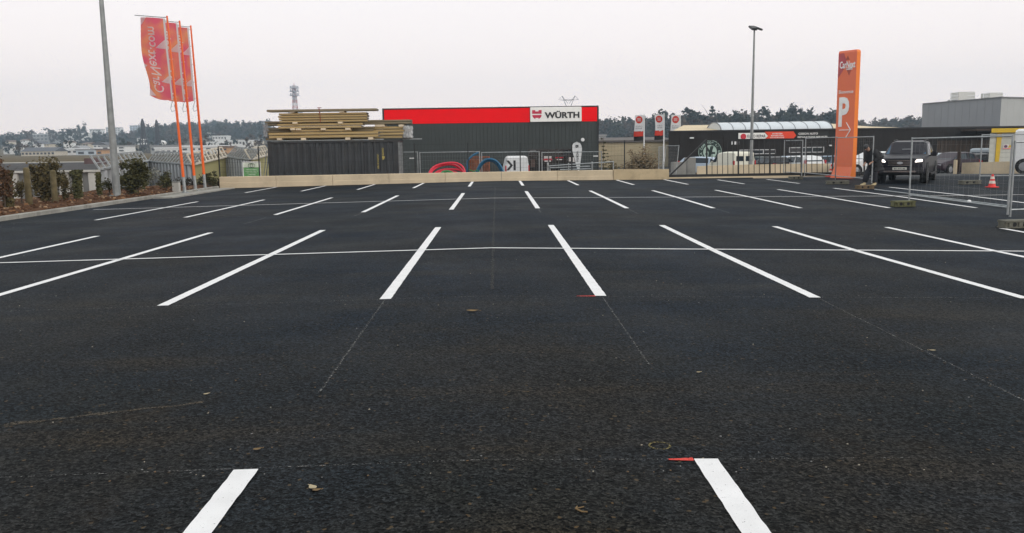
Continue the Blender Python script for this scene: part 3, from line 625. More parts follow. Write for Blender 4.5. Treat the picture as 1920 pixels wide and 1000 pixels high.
b=MB(); b.add([(xa-.2,SHY-.25,zt1),(xb+.2,SHY-.25,zt1),(xb+.2,SHY-.2,zt1+.22),(xa-.2,SHY-.2,zt1+.22),(xa-.2,SHY+9,ze+.15),(xb+.2,SHY+9,ze+.15),(xa-.2,SHY+20,zt1),(xb+.2,SHY+20,zt1)],[(0,1,2,3),(3,2,5,4),(4,5,7,6),(0,6,7,1),(0,3,4,6),(1,7,5,2)]); b.build('roof',mat('brown grey roofing',(.11,.095,.09),.8,var=.15,scale=.8),t)
# ------------------------------------------------------------ garage building
EY=76.0; BRK=mat('near black cladding',(.017,.014,.013),.7,var=.25,scale=.7,spec=.25)
xa=W(1253.5,270,EY).x; xb=W(2130,270,EY).x; zt1=W(1254,246,EY).z; zt2=W(1920,235.5,EY).z; ztm=(zt1+zt2)/2; z0=-1.1
t=thing('garage_building','long near black garage building with a glazed barrel vault on its roof','building',((xa+xb)/2,EY,z0))
b=MB(); x=xa
while x<xb-.01:
    x2=min(x+.5,xb); za=lerp(zt1,zt2,(x-xa)/(xb-xa)); b.quad((x,EY,z0),(x2-.03,EY,z0),(x2-.03,EY,ztm),(x,EY,ztm)); b.quad((x2-.03,EY,z0),(x2,EY+.02,z0),(x2,EY+.02,ztm),(x2-.03,EY,ztm)); x=x2
k=1.34; vs=[(x_,y_,z_) for z_ in(z0,ztm-.02) for x_,y_ in((xa,EY+.03),(xb,EY+.03),(xb*k,EY+24),(xa*k,EY+24))]
b.add(vs,[(3,2,1,0),(4,5,6,7),(0,1,5,4),(1,2,6,5),(2,3,7,6),(3,0,4,7)]); b.build('wall',BRK,t)
b=MB(); b.bbox(xa-.05,xb,EY-.08,EY+.25,ztm-.12,ztm,.01); b.build('parapet',mat('dark parapet trim',(.024,.023,.025),.5),t)
# pitched cream roof set back from the parapet
CRM=mat('cream roofing',(.62,.50,.33),.7,var=.06,scale=.5); yr=EY+12
x0=W(1278,240,EY+1).x; x1=W(1362,240,EY+1).x; x2=W(1545,235,EY+1).x; x3=W(1672,237,EY+1).x; zr=W(1400,233.5,yr).z
b=MB(); b.quad((x0-1,EY+.6,ztm-.05),(x2+1,EY+.6,ztm-.05),(x2+3,yr,zr),(x0+2.6,yr,zr)); b.quad((x0+2.6,yr,zr),(x2+3,yr,zr),(x2+3,EY+23,ztm-.05),(x0+5,EY+23,ztm-.05)); b.add([(x0-1,EY+.6,ztm-.05),(x0+2.6,yr,zr),(x0+5,EY+23,ztm-.05)],[(0,1,2)])
zq=W(1560,229,yr).z
b.quad((x2+1.01,EY+.6,ztm-.05),(x3+2,EY+.6,ztm-.05),(x3+3,yr,ztm+.35),(x2+3.01,yr,zq)); b.quad((x2+3.01,yr,zq),(x3+3,yr,ztm+.35),(x3+2,EY+23,ztm-.05),(x2+3.01,EY+23,ztm-.05)); b.add([(x3+2,EY+.6,ztm-.05),(x3+2,EY+23,ztm-.05),(x3+3,yr,ztm+.35)],[(0,1,2)])
b.build('pitched_roof',CRM,t)
# barrel vault rooflight
GLV=mat('frosted vault glazing',(.58,.62,.66),.35,var=.08,scale=.8,spec=.5); ALU=mat('grey glazing bars',(.17,.18,.20),.5,metal=.4)
vy0,vy1=EY+.9,EY+6.2; zc=ztm-.10; hv=W(1450,228.8,EY+3.5).z-zc; vx0=W(1352,242,vy0).x; vx1=W(1545,236,EY+3).x
arc=lambda a,k=1.0:( (vy0+vy1)/2-(vy1-vy0)/2*k*math.cos(a), zc+hv*k*math.sin(a))
b=MB(); n=18
for i in range(n):
    (ya,za),(yb,zb)=arc(math.pi*i/n),arc(math.pi*(i+1)/n); b.quad((vx0,ya,za),(vx0,yb,zb),(vx1,yb,zb),(vx1,ya,za))
for vx in(vx0,vx1): b.add([(vx,)+arc(math.pi*i/n) for i in range(n+1)],[tuple(range(n+1))])
va=b.build('barrel_vault',GLV,t)
b=MB(); m=9
for k in range(m+1):
    x=lerp(vx0,vx1,k/m); b.tube([(x,)+arc(math.pi*i/n,1.012) for i in range(n+1)],.05 if k in(0,m) else .025,6)
b.build('glazing_bar',ALU,va)
# fascia sign
s0,s1,s2=W(1384,255,EY).x,W(1439,255,EY).x,W(1491,255,EY).x; s3=W(1552,255,EY).x; zb=W(1440,261.3,EY).z; zt3=W(1440,249,EY).z; hh=zt3-zb
sg=MB().prism([(0,0),(s1-s0-.3,0),(s1-s0,hh/2),(s1-s0-.3,hh),(0,hh)],(s0,EY-.14,zb),(1,0,0),(0,0,1),(0,.10,0)).build('sign_panel',mat('sign white',(.86,.84,.80),.5,var=.04),t)
MB().prism([(-.28,0),(s2-s1-.22,0),(s2-s1+.05,hh/2),(s2-s1-.22,hh+.08),(-.28,hh+.08),(.03,hh/2)],(s1,EY-.138,zb),(1,0,0),(0,0,1),(0,.10,0)).build('sign_arrow',mat('sign orange red',(.80,.055,.015),.5,var=.04),sg)
MB().bbox(s2+.08,s3,EY-.12,EY-.03,zb-.02,zt3+.05,.01).build('sign_backing',mat('sign black',(.008,.008,.008),.5),sg)
b=MB(); c=W(1393,257,EY); b.cyl((c.x,EY-.155,zb+hh*.45),(c.x,EY-.141,zb+hh*.45),.26,n=24); b.build('round_emblem',mat('sign red',(.55,.02,.04),.5),sg)
b=MB()
for dz in(-.09,.0,.09): b.bbox(c.x-.15+.03*(dz<0),c.x+.15,EY-.17,EY-.157,zb+hh*.45+dz-.022,zb+hh*.45+dz+.022,.003)
xm=(W(1400,255,EY).x+W(1435,255,EY).x)/2
xm2=(s1+.25+s2)/2-.25
WLET=mat('white letters',(.78,.77,.75),.5)
for i,s in enumerate(('ENTRETIEN','REPARATION','TOUTES MARQUES')): b=MB(); put_text(b,s,(xm2-.3,EY-.145,zb+hh*(.82-.3*i)),(1,0,0),(0,0,1),[.9,1.1,1.3][i],.12,.012,.02); b.build('lettering',WLET,sg)
xm3=(s2+s3)/2
b=MB(); put_text(b,'CESSON AUTO',(xm3-.35,EY-.128,zb+hh*.75),(1,0,0),(0,0,1),1.75,.18,.012,.025); b.build('lettering',WLET,sg); b=MB(); put_text(b,'RÉPARATIONS SERVICES',(xm3+.05,EY-.128,zb+hh*.28),(1,0,0),(0,0,1),2.7,.17,.012,.02)
b.build('lettering',WLET,sg)
b=MB(); put_text(b,'EURO REPAR',(xm,EY-.150,zb+hh*.5),(1,0,0),(0,0,1),1.65,.26,.012,.02); b.build('lettering',mat('grey letters',(.10,.10,.11),.5),sg)
# round sign with ring lettering
c=W(1331,285,EY); RZ=1.06; LG=mat('pale green print',(.40,.52,.46),.6); DG=mat('dark green disc',(.010,.028,.022),.6)
e=MB().cyl((c.x,EY-.05,c.z),(c.x,EY-.012,c.z),RZ,n=48).build('round_sign',DG,t)
b=MB(); b.tube([(c.x+(RZ-.03)*math.cos(2*math.pi*i/48),EY-.055,c.z+(RZ-.03)*math.sin(2*math.pi*i/48)) for i in range(48)],.022,6,True); b.cyl((c.x,EY-.062,c.z),(c.x,EY-.051,c.z),.62,n=36)
for i,ch in enumerate('LA COM TOP CL ENE'):
    if ch==' ': continue
    a=rad(205-i*14.4); u=Vector((math.sin(a),0,-math.cos(a))); v=Vector((math.cos(a),0,math.sin(a))); put_text(b,ch,Vector((c.x,EY-.056,c.z))+v*.83,u,v,None,.20,.012,.03)
for i,ch in enumerate('GARAGE'):
    a=rad(237+i*13); u=Vector((-math.sin(a),0,math.cos(a))); v=Vector((-math.cos(a),0,-math.sin(a))); put_text(b,ch,Vector((c.x,EY-.056,c.z))-v*.83,u,v,None,.18,.012,.03)
b.build('emblem',LG,e)
b=MB(); b.prism([(-.18,-.5),(.05,-.5),(.18,.05),(.32,.5),(.02,.5),(-.05,.15),(-.22,.42),(-.36,.3),(-.12,-.05)],(c.x,EY-.074,c.z),(1,0,0),(0,0,1),(0,.01,0)); b.bbox(c.x-.42,c.x-.2,EY-.072,EY-.063,c.z-.25,c.z-.1,.003); b.bbox(c.x+.12,c.x+.46,EY-.072,EY-.063,c.z-.2,c.z-.02,.003); b.build('figure',DG,e)
# windows and door openings
WFR=mat('white window frame',(.52,.52,.53),.5)
def ewin(pa,pb,ya,yb,cols):
    A=W(pa,yb,EY);B=W(pb,ya,EY); f=MB(); f.bbox(A.x,B.x,EY-.07,EY-.005,B.z-.07,B.z,.006); f.bbox(A.x,B.x,EY-.07,EY-.005,A.z,A.z+.07,.006)
    for i in range(cols+1): x=lerp(A.x,B.x-.07,i/cols); f.bbox(x,x+.07,EY-.066,EY-.006,A.z+.072,B.z-.072,.005)
    w_=f.build('window',WFR,t); MB().box(A.x+.05,B.x-.05,EY-.045,EY-.03,A.z+.04,B.z-.04).build('pane',DGLASS,w_)
ewin(1386,1454,280,290,3); ewin(1479,1545,275.5,287,3)
b=MB(); A=W(1386,325,EY);B=W(1454,262,EY)
b=MB(); c=W(1275,282,EY); b.bbox(c.x-.2,c.x+.2,EY-.06,EY-.005,c.z-.5,c.z+.3,.02); b.build('meter_box',mat('black box',(.006,.006,.006),.5),t)
for px,py in((1296,259),(1557,273)):
    c=W(px,py,EY); o=MB().bbox(c.x-.16,c.x+.2,EY-.25,EY-.03,c.z-.06,c.z+.06,.02).build('floodlight',WHITEP,t)
for i,(px) in enumerate((1373,1378.5,1384)): c=W(px,268.5,EY); MB().bbox(c.x-.08,c.x+.09,EY-.03,EY-.006,c.z-.14,c.z+.14,.01).build('notice_plate',WHITEP,t)
# timber bays on the right part, canopies
WDB=mat('brown timber cladding',(.05,.033,.022),.8,var=.4,scale=2,stretch=(6,1,.4))
A=W(1755,300,EY);B=W(1850,263,EY); b=MB(); x=A.x
while x<B.x: b.bbox(x,x+.30,EY-.05,EY-.006,z0,B.z,.01); x+=.34
b.build('timber_cladding',WDB,t)
A=W(1800,247,EY);B=W(1882,242,EY); MB().bbox(A.x,B.x,EY-2.5,EY-.1,A.z,B.z,.03).build('canopy',mat('brown canopy',(.04,.025,.018),.7),t)
# ------------------------------------------------------------ grey hall behind on the right
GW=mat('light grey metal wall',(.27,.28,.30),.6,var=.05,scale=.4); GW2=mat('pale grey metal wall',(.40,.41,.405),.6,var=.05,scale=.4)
C=W(1878,183,96); A=W(1730,195,110); Dd=W(2060,183,99); z0=-1.5; zc=C.z
t=thing('grey_hall','tall plain grey industrial hall with white units on its roof','building',(C.x,C.y,z0))
def wall_strip(p,q,zt,step,m,name):
    b=MB();p=Vector(p);q=Vector(q);L=(q-p).length;n=int(L/step);d=(q-p)/n;nm=Vector((d.y,-d.x,0)).normalized()
    for i in range(n):
        a=p+d*i;c_=p+d*(i+.96);e=p+d*(i+1); b.quad((a.x,a.y,z0),(c_.x,c_.y,z0),(c_.x,c_.y,zt),(a.x,a.y,zt)); f=c_-nm*.02; b.quad((c_.x,c_.y,z0),(f.x,f.y,z0),(f.x,f.y,zt),(c_.x,c_.y,zt)); b.quad((f.x,f.y,z0),(e.x,e.y,z0),(e.x,e.y,zt),(f.x,f.y,zt))
    return b.build(name,m,t)
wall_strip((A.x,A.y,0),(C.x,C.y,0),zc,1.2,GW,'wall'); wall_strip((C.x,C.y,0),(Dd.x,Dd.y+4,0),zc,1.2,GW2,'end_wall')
b=MB(); b.add([(A.x,A.y+.1,zc-.1),(C.x,C.y+.1,zc-.1),(Dd.x,Dd.y+4.1,zc-.1),(Dd.x+25,Dd.y+25,zc-.1),(A.x*1.25,A.y*1.25,zc-.1)],[(0,1,2,3,4)]); b.add([(A.x,A.y,z0),(A.x,A.y,zc),(A.x*1.25,A.y*1.25,zc),(A.x*1.25,A.y*1.25,z0)],[(0,1,2,3)]); b.build('roof',GW,t)
b=MB(); 
for p,q in(((A.x,A.y),(C.x,C.y)),((C.x,C.y),(Dd.x,Dd.y+4))): b.bar((p[0],p[1]-.06,zc+.02),(q[0],q[1]-.06,zc+.02),.12,.14)
b.build('coping',mat('coping',(.16,.165,.17),.5),t)
for k,(pa,pb,ya,Y) in enumerate(((1785,1829,172.5,110),(1846,1881,174,108))):
    A=W(pa,ya,Y);B=W(pb,ya,Y)
    r=thing('rooftop_unit',['large white ventilation unit on the grey hall roof','smaller white ventilation unit at the hall roof corner'][k],'ventilation unit',((A.x+B.x)/2,Y,zc-.1),group='white units on the grey hall roof')
    MB().bbox(lerp(A.x,B.x,.28),B.x,Y,Y+2,zc-.08,A.z,.04).build('housing',mat('off white unit',(.58,.57,.54),.6,var=.06),r)
    b=MB()
    for x in(A.x,A.x+.9):
        for zz in(zc-.08,): b.cyl((x,Y+.2,zc-.1),(x,Y+.2,A.z-.1),.05,n=6)
    for f_ in(.4,.7,1): b.cyl((A.x,Y+.2,lerp(zc,A.z-.1,f_)),(B.x,Y-.05,lerp(zc,A.z-.1,f_)),.04,n=6)
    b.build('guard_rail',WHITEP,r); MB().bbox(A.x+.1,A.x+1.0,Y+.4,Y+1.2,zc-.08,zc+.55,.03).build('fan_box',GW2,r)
# ------------------------------------------------------------ yellow and white kiosk
KY=58.0; A=W(1853,306,KY);B=W(1990,240,KY); zk=W(1880,249,KY).z; z0=zg(A.x,KY)-.3
t=thing('kiosk_building','white sided kiosk with a thick yellow roof beam at the right edge','building',((A.x+B.x)/2,KY,z0))
b=MB(); z=z0
while z<zk: b.sbox(A.x,B.x,KY,KY+6,z,min(z+.322,zk)); z+=.335
b.build('wall',mat('off white boards',(.52,.52,.47),.7,var=.06),t)
YEL=mat('yellow paint',(.62,.40,.012),.5,var=.06); MB().sbox(A.x-.15,B.x,KY-.4,KY+6.2,zk+.005,W(1880,241,KY).z).build('roof_beam',YEL,t)
c=W(1874,270,KY); MB().prism([(.18,0),(.42,0),(.56,zk-z0-.02),(.22,zk-z0-.02)],(c.x-.45,KY-.06,z0),(1,0,0),(0,0,1),(0,.05,0)).build('yellow_post',YEL,t)
A=W(1879,280,KY);B=W(1900,271,KY); s=MB().bbox(A.x,B.x,KY-.04,KY-.003,A.z,B.z,.01).build('notice',mat('notice white',(.66,.62,.60),.6),t)
b=MB(); m=(A.z+B.z)/2; b.ball((lerp(A.x,B.x,.28),KY-.05,m+.03),(.12,.015,.10)); b.build('pictogram',mat('notice purple',(.12,.03,.10),.6),s)
b=MB(); b.prism([(-.15,0),(.15,0),(0,.22)],(lerp(A.x,B.x,.66),KY-.055,m-.06),(1,0,0),(0,0,1),(0,.012,0)); b.build('warning_triangle',mat('notice yellow',(.6,.42,.03),.6),s)
b=MB(); b.bbox(A.x+.03,B.x-.03,KY-.05,KY-.042,A.z+.02,A.z+.05,.002); b.build('red_line',RED,s)
# ------------------------------------------------------------ low beige walls at the road
def low_wall(pts,h0,label,name='low_wall',thick=.2):
    b=MB(); R=[]
    for (p,zt_) in pts: R.append((Vector((p.x,p.y,0)),zt_))
    for (p,za),(q,zb) in zip(R,R[1:]):
        d=(q-p).normalized();n=Vector((-d.y,d.x,0))*thick
        vs=[(p.x,p.y,-1.3),(q.x,q.y,-1.3),(q.x,q.y,zb),(p.x,p.y,za)]; vs+=[(v[0]+n.x,v[1]+n.y,v[2]) for v in vs]
        b.add(vs,[(0,1,2,3),(7,6,5,4),(3,2,6,7),(0,3,7,4),(1,5,6,2)])
    return tag(b.build(name,WALLB),label,'wall')
low_wall([(W(px,300,51),W(px,yt,51).z) for px,yt in((1308,312),(1400,309),(1500,307.5),(1645,306))],0,'low beige wall behind the black gate with cars parked beyond it')
low_wall([(W(1804,300,52),W(1804,305.5,52).z),(W(1990,300,46),W(1990,300,46).z)],0,'low beige wall in front of the yellow kiosk')
for k,(pa,pb,ya,yb,Y) in enumerate(((1791,1796,300,320,51.5),(1797,1803,282,322,51.6))):
    A=W(pa,yb,Y);B=W(pb,ya,Y); b=MB().bbox(A.x,B.x,Y,Y+.25,A.z-.3,B.z,.02); tag(b.build('gate_post',[WALLB,mat('brown post',(.035,.018,.012),.7)][k]),['short pale concrete post at the end of the low kiosk wall','tall dark brown post beside the low kiosk wall'][k],'post')
# ------------------------------------------------------------ vegetation builders
def leafcloud(b,c,r,n,s,R,shape='ball',hollow=.35,flat=.0):
    """n leaf-sized faces scattered through an uneven crown volume: clumps on a jittered shell"""
    c=Vector(c); r=Vector(r); k=max(4,int(n**.5/1.6)); cl=[]
    for i in range(k):
        while True:
            d=Vector((R.uniform(-1,1),R.uniform(-1,1),R.uniform(-1,1)))
            if .05<d.length<1: break
        d=d.normalized()*R.uniform(hollow,.86)
        if shape=='cone': 
            h=R.random()**1.25; a=R.uniform(0,6.28); q=(1-h)*R.uniform(.5,.95); d=Vector((math.cos(a)*q,math.sin(a)*q,h*2-1))
        if shape=='dome': d.z=abs(d.z)*1.25-.45
        cl.append((d,R.uniform(.16,.40)))
    for i in range(n):
        d,w_=cl[i%k]
        p=Vector((d.x+R.gauss(0,w_*.5),d.y+R.gauss(0,w_*.5),d.z+R.gauss(0,w_*.45)))
        p=c+Vector((p.x*r.x,p.y*r.y,p.z*r.z)); u=Vector((R.gauss(0,1),R.gauss(0,1),R.gauss(0,.7))).normalized(); v=u.orthogonal().normalized(); v=(v*math.cos(i)+u.cross(v)*math.sin(i)); ss=s*R.uniform(.55,1.25)
        b.add([p-u*ss*.5,p+v*ss*.32,p+u*ss*.5,p-v*ss*.32],[(0,1,2,3)])
def trunk(b,p,h,r,R,limbs=5,spread=.35):
    p=Vector(p); pts=[p+Vector((R.gauss(0,.02)*h*i/5,R.gauss(0,.02)*h*i/5,h*i/5)) for i in range(6)]
    b.tube(pts,[r*(1-.16*i) for i in range(6)],6)
    for i in range(limbs):
        q=pts[2+i%3]; a=R.uniform(0,6.28); L=h*R.uniform(.25,.45); e=q+Vector((math.cos(a)*L*spread*2,math.sin(a)*L*spread*2,L)); b.tube([q,(q+e)/2+Vector((0,0,L*.06)),e],[r*.45,r*.3,r*.12],5)
EVG=mat('dark evergreen leaves',(.014,.020,.010),.9,col2=(.045,.048,.022),scale=.35,spec=.15)
EVG2=mat('blue green needles',(.016,.026,.022),.9,col2=(.035,.045,.035),scale=.35,spec=.15)
TWIG=mat('bare winter twigs',(.060,.046,.036),.95,col2=(.11,.085,.065),scale=.3,spec=.1)
BARK=mat('brown bark',(.07,.05,.035),.95,var=.35,scale=8,bump=.5)
SHRUB=mat('olive brown shrub leaves',(.042,.038,.016),.85,col2=(.15,.115,.055),scale=4,spec=.2)
SHRUB2=mat('deep green shrub leaves',(.032,.036,.014),.8,col2=(.11,.10,.042),scale=4,spec=.2)
MOSS=mat('mossy post wood',(.075,.060,.028),.95,col2=(.16,.125,.065),scale=5,bump=.6)
def tree(name,label,p,h,rx,kind,seed,group=None,n=420,s=None,base=.2,cat='tree'):
    R=random.Random(seed); p=Vector(p); t=thing(name,label,cat,p,group=group)
    b=MB(); trunk(b,p-Vector((0,0,.3)),h*.8,max(.12,h*.018),R); b.build('trunk',BARK,t)
    b=MB(); m={'ever':EVG,'cone':EVG2,'bare':TWIG,'cedar':EVG2,'sparse':EVG2}[kind]; s=s or h*.075
    if kind=='cone': leafcloud(b,p+Vector((0,0,h*.54)),(rx,rx,h*.46),n,s,R,'cone')
    elif kind=='cedar':
        for k in range(6): leafcloud(b,p+Vector((R.uniform(-.5,.5)*rx,R.uniform(-.5,.5)*rx,h*(.42+.11*k))),(rx*(1.0-.08*k)*R.uniform(.75,1),rx*.8,h*.095),n//3,s,R)
    elif kind=='sparse':
        for k in range(9): leafcloud(b,p+Vector((R.uniform(-.3,.3)*rx,0,h*(.18+.09*k))),(rx*(1.05-.10*k)*R.uniform(.6,1),rx*.6*(1.05-.1*k),h*.02),n//9,s,R)
    else: leafcloud(b,p+Vector((0,0,h*(.5+base/2))),(rx,rx,h*(.5-base/2)),n,s,R,hollow=.3)
    b.build('crown',m,t); return t
# ------------------------------------------------------------ far wooded hills
def woods(name,poly,n,hr,seed,kinds,nf,label=None):
    R=random.Random(seed); b=MB()
    for i in range(n):
        Y=R.uniform(poly[2],poly[3]); px=R.uniform(poly[0],poly[1]); x=(px-934)/1570*Y; h=R.uniform(*hr); z=zt(x,Y); k=R.random()
        mi=0 if k<kinds[0] else (1 if k<kinds[1] else 2); b.mat(mi); rx=h*R.uniform(.28,.5)
        leafcloud(b,(x,Y,z+h*.52),(rx,rx,h*.5),nf,h*.17,R,'cone' if mi==1 and R.random()<.5 else 'ball')
    return tag(b.build(name,[TWIG,EVG2,EVG]),label,None,None,'stuff')
woods('hill_woods',(-60,520,640,1050),420,(8,14),11,(.55,.85),110)
woods('hill_woods',(270,520,620,900),170,(10,15),15,(.25,.75),110)
woods('valley_woods',(-60,520,330,600),95,(4,8),12,(.6,.8),90)
woods('ridge_woods',(1080,1270,420,700),200,(9,14),13,(.75,.9),130)
woods('ridge_woods',(1230,1580,330,520),300,(9.5,14),14,(.45,.8),130)
woods('ridge_woods',(1560,1800,420,620),120,(9,14),16,(.7,.85),150)
SKY=[(400,222,900,'ever','tall rounded pine highest on the hill right of the flagpoles'),(389,227,880,'ever','round dark tree on the hilltop beside the orange flagpoles'),(413,228,900,'cone','pointed dark tree on the hilltop left of the timber stack'),(428,232,900,'ever','rounded tree on the hill between flagpoles and timber stack'),(456,230,880,'ever','broad dark tree on the hill just left of the timber stack'),
 (320,236,880,'bare','bare round tree on the hill between pylon and flagpoles'),(157,233,760,'cone','tallest conifer of the trio left of the tall grey lamp post'),(147,236,760,'cone','slim middle conifer of the trio left of the lamp post'),(135,239,760,'ever','round tree of the trio left of the lamp post'),(22,246,620,'cone','small conifer pair on the far left, taller right one'),(15,249,620,'cone','small conifer pair on the far left, shorter left one'),(98,243,780,'ever','round dark tree above the long white flat building'),(32,264,360,'cone','dark conifer beside the small white gabled house'),
 (1302,206,340,'cedar','spreading cedar on the ridge left of the floodlight mast'),(1325,212,345,'ever','rounded pine next to the spreading cedar'),(1332,194,360,'sparse','tall spindly tree rising above the ridge behind the garage'),(1487,203,330,'cone','big pointed dark conifer on the ridge left of the totem'),(1380,209,340,'cone','pointed conifer on the ridge just left of the floodlight mast'),(1428,194,350,'sparse','tall ragged conifer on the ridge right of the floodlight mast'),(1400,207,345,'ever','rounded dark tree behind the floodlight mast'),(1440,206,345,'cone','dark conifer right of the ragged tree on the ridge'),(1460,206,340,'sparse','ragged open tree in the middle of the right ridge'),
 (1538,217,430,'cone','lone small conifer on the ridge near the totem'),(1516,219,420,'ever','small round tree on the ridge left of the totem'),(1695,223,450,'ever','dark round tree on the skyline above the pickup'),(1712,224,450,'ever','dark tree against the left end of the grey hall'),(1640,224,460,'bare','bare tree on the skyline right of the totem'),(1212,230,480,'bare','bare tree on the ridge between the first two white flags'),(1150,226,480,'bare','bare broad tree on the ridge right of the red topped building')]
for i,(px,py,Y,k,l) in enumerate(SKY):
    q=W(px,py,Y); z=zt(q.x,Y); h=max(7,min(q.z-z,18)); z=q.z-h
    tree('pine_tree' if k!='bare' else 'bare_tree',l,(q.x,Y,z),h,h*{'ever':.36,'cone':.26,'bare':.4,'cedar':.55,'sparse':.2}[k]*(1.15 if 'broad' in l or 'big' in l else 1),k,50+i,'skyline trees',n=520,s=h*.085)
# ------------------------------------------------------------ far town
TW=[mat('far white render',(.72,.72,.72),.8,var=.05),mat('far cream render',(.55,.50,.42),.8,var=.08),mat('far pale blue cladding',(.50,.56,.62),.7,var=.05),mat('far orange render',(.50,.29,.15),.8,var=.1),mat('far grey concrete',(.34,.35,.36),.8,var=.1)]
TR=[mat('far slate roof',(.09,.095,.11),.7,var=.1),mat('far brown roof',(.16,.11,.09),.8,var=.1),mat('far white roof',(.75,.76,.78),.6,var=.04),mat('far grey roof',(.28,.28,.29),.8,var=.1)]
TWIN=mat('far dark windows',(.05,.055,.065),.3)
def house(px0,px1,yt,yb,Y,wi,roof,ri,win,label,name='far_building',cat='building',ye=None,d=9):
    """building whose front spans pixel columns px0..px1; roof 'flat','gable' (gable towards us),'pitch' (eaves towards us),'arch'"""
    pm=(px0+px1)/2; xa=W(px0,yb,Y).x; xb=W(px1,yb,Y).x; z1=W(pm,yt,Y).z; z0=W(pm,yb,Y).z-2.5; ze=W(pm,ye if ye else yt,Y).z
    t=thing(name,label,cat,((xa+xb)/2,Y,z0),group='buildings of the far town')
    MB().box(xa,xb,Y,Y+d,z0,ze-.02).build('wall',TW[wi],t); b=MB(); o=.25
    if roof=='flat': b.bbox(xa-o,xb+o,Y-o,Y+d+o,ze,ze+.5,.05)
    elif roof=='pitch': b.add([(xa-o,Y-o,ze),(xb+o,Y-o,ze),(xb+o,Y+d/2,z1),(xa-o,Y+d/2,z1),(xa-o,Y+d+o,ze),(xb+o,Y+d+o,ze)],[(0,1,2,3),(3,2,5,4),(0,3,4),(1,5,2),(0,4,5,1)])
    elif roof=='gable': m=(xa+xb)/2; b.add([(xa-o,Y-o,ze),(xb+o,Y-o,ze),(m,Y-o,z1),(xa-o,Y+d,ze),(xb+o,Y+d,ze),(m,Y+d,z1)],[(0,1,2),(3,5,4),(0,2,5,3),(1,4,5,2),(0,3,4,1)])
    else:
        n=12; P=[(lerp(xa-1,xb+1,i/n),ze+(z1-ze)*math.sin(math.pi*i/n)) for i in range(n+1)]; b.prism(P,(0,Y-o,0),(1,0,0),(0,0,1),(0,d,0))
    b.build('roof',TR[ri],t)
    if win:
        nx,ny=win; zb=z0+2.5; 
        for j in range(ny):
            for i in range(nx):
                x0=lerp(xa,xb,(i+.22)/nx); x1=lerp(xa,xb,(i+.78)/nx); a=lerp(zb,ze,(j+.3)/ny); c=lerp(zb,ze,(j+.72)/ny); MB().bbox(x0,x1,Y-.12,Y-.01,a,c,.01).build('window',TWIN,t)
    return t
for a in ((6,27,271,280,420,0,'gable',0,(2,1),'white gabled house with slate roof at the far left edge','far_house','house',275.5),
 (40,103,276.5,292.5,300,1,'pitch',0,(9,1),'long cream building with a slate roof and small windows','far_building','building',284),
 (114,146,281,289,312,0,'flat',2,(3,1),'low white building with wide openings beside the pale blue shed'),
 (133,153,273,283,335,4,'gable',3,None,'grey gabled shed behind the pale blue box building','far_shed','shed',279),
 (143,181,282,292,300,2,'flat',3,(2,1),'pale blue box shaped industrial building left of the lamp post'),
 (181,192,282,291,300,3,'flat',1,(1,1),'small orange rendered building left of the lamp post'),
 (175,197,267,277,345,0,'arch',0,(3,1),'white building with a dark curved roof behind the lamp post','far_building','building',272),
 (191,236,275,291,322,0,'flat',3,(3,3),'white apartment block with orange balconies right of the lamp post'),
 (62,118,252,264,690,4,'flat',2,(8,2),'long flat roofed pale building on the far hill, left of two'),
 (124,167,250.5,258,700,0,'flat',2,(7,1),'long white flat roofed building on the far hill, right of two'),
 (168,190,243,252,950,0,'flat',3,(4,2),'white cluster of flats on the skyline left of the lamp post'),
 (199,226,240,251,1000,0,'flat',3,(5,3),'white block of flats on the skyline right of the lamp post'),
 (244,264,236,249,1050,2,'flat',3,(4,4),'tall pale blue tower block on the skyline beside the pylon'),
 (119,128,264,271,440,0,'gable',1,(1,1),'small white house with brown roof below the long hill building','far_house','house',267.5),
 (154,166,267,274,430,1,'pitch',1,(2,1),'small cream house with brown roof left of the curved roof building','far_house','house',270),
 (64,76,265,274,420,0,'gable',0,(1,1),'white house with a steep slate gable in the left valley','far_house','house',270),
 (83,92,268,274,410,1,'pitch',0,(2,1),'tiny cream house with slate roof in the left valley','far_house','house',270.5),
 (10,18,263,269,520,1,'gable',1,(1,1),'tiny cream house with brown roof at the far left edge','far_house','house',266),
 (38,48,261,267,540,0,'pitch',1,(2,1),'tiny white house with brown roof below the far conifers','far_house','house',263.5),
 (257,265,257,264,520,0,'pitch',0,(1,1),'tiny white house on the wooded slope left of the pylon','far_house','house',259.5),
 (283,346,275,285,300,4,'flat',3,(8,1),'long grey hall with a row of dark windows left of the flagpoles'),
 (291,343,279,291,270,0,'flat',2,(5,1),'low white hall in front of the long grey hall'),
 (340,414,276,291.5,262,0,'flat',2,(5,2),'modern white building with dark window bands behind the flagpoles'),
 (411,427,277,291,255,3,'flat',1,(2,2),'small tan building right of the modern white building'),
 (398,425,256,262,560,0,'flat',2,(5,1),'white flat roofed building halfway up the hill right of the flagpoles'),
 (386,400,248,253,640,0,'pitch',2,(3,1),'small white house high on the hill right of the flagpoles','far_house','house',250),
 (424,466,264.5,272,440,0,'flat',2,(7,1),'long white school like building below the wooded hill'),
 (383,400,268,273,430,0,'flat',2,(3,1),'short white building next to the rightmost flagpole'),
 (466,487,262,268,480,1,'pitch',3,(4,1),'cream building with a grey roof left of the timber stack','far_building','building',264.5),
 (491,506,228,250,760,4,'flat',3,(3,6),'grey high rise on the skyline just left of the timber stack'),
 (1122,1136,256,264,230,4,'flat',3,(2,1),'low grey building beyond the cream shed, right of the trade building')):
    house(*a)
q=W(305,268.5,420); z=zt(q.x,420)
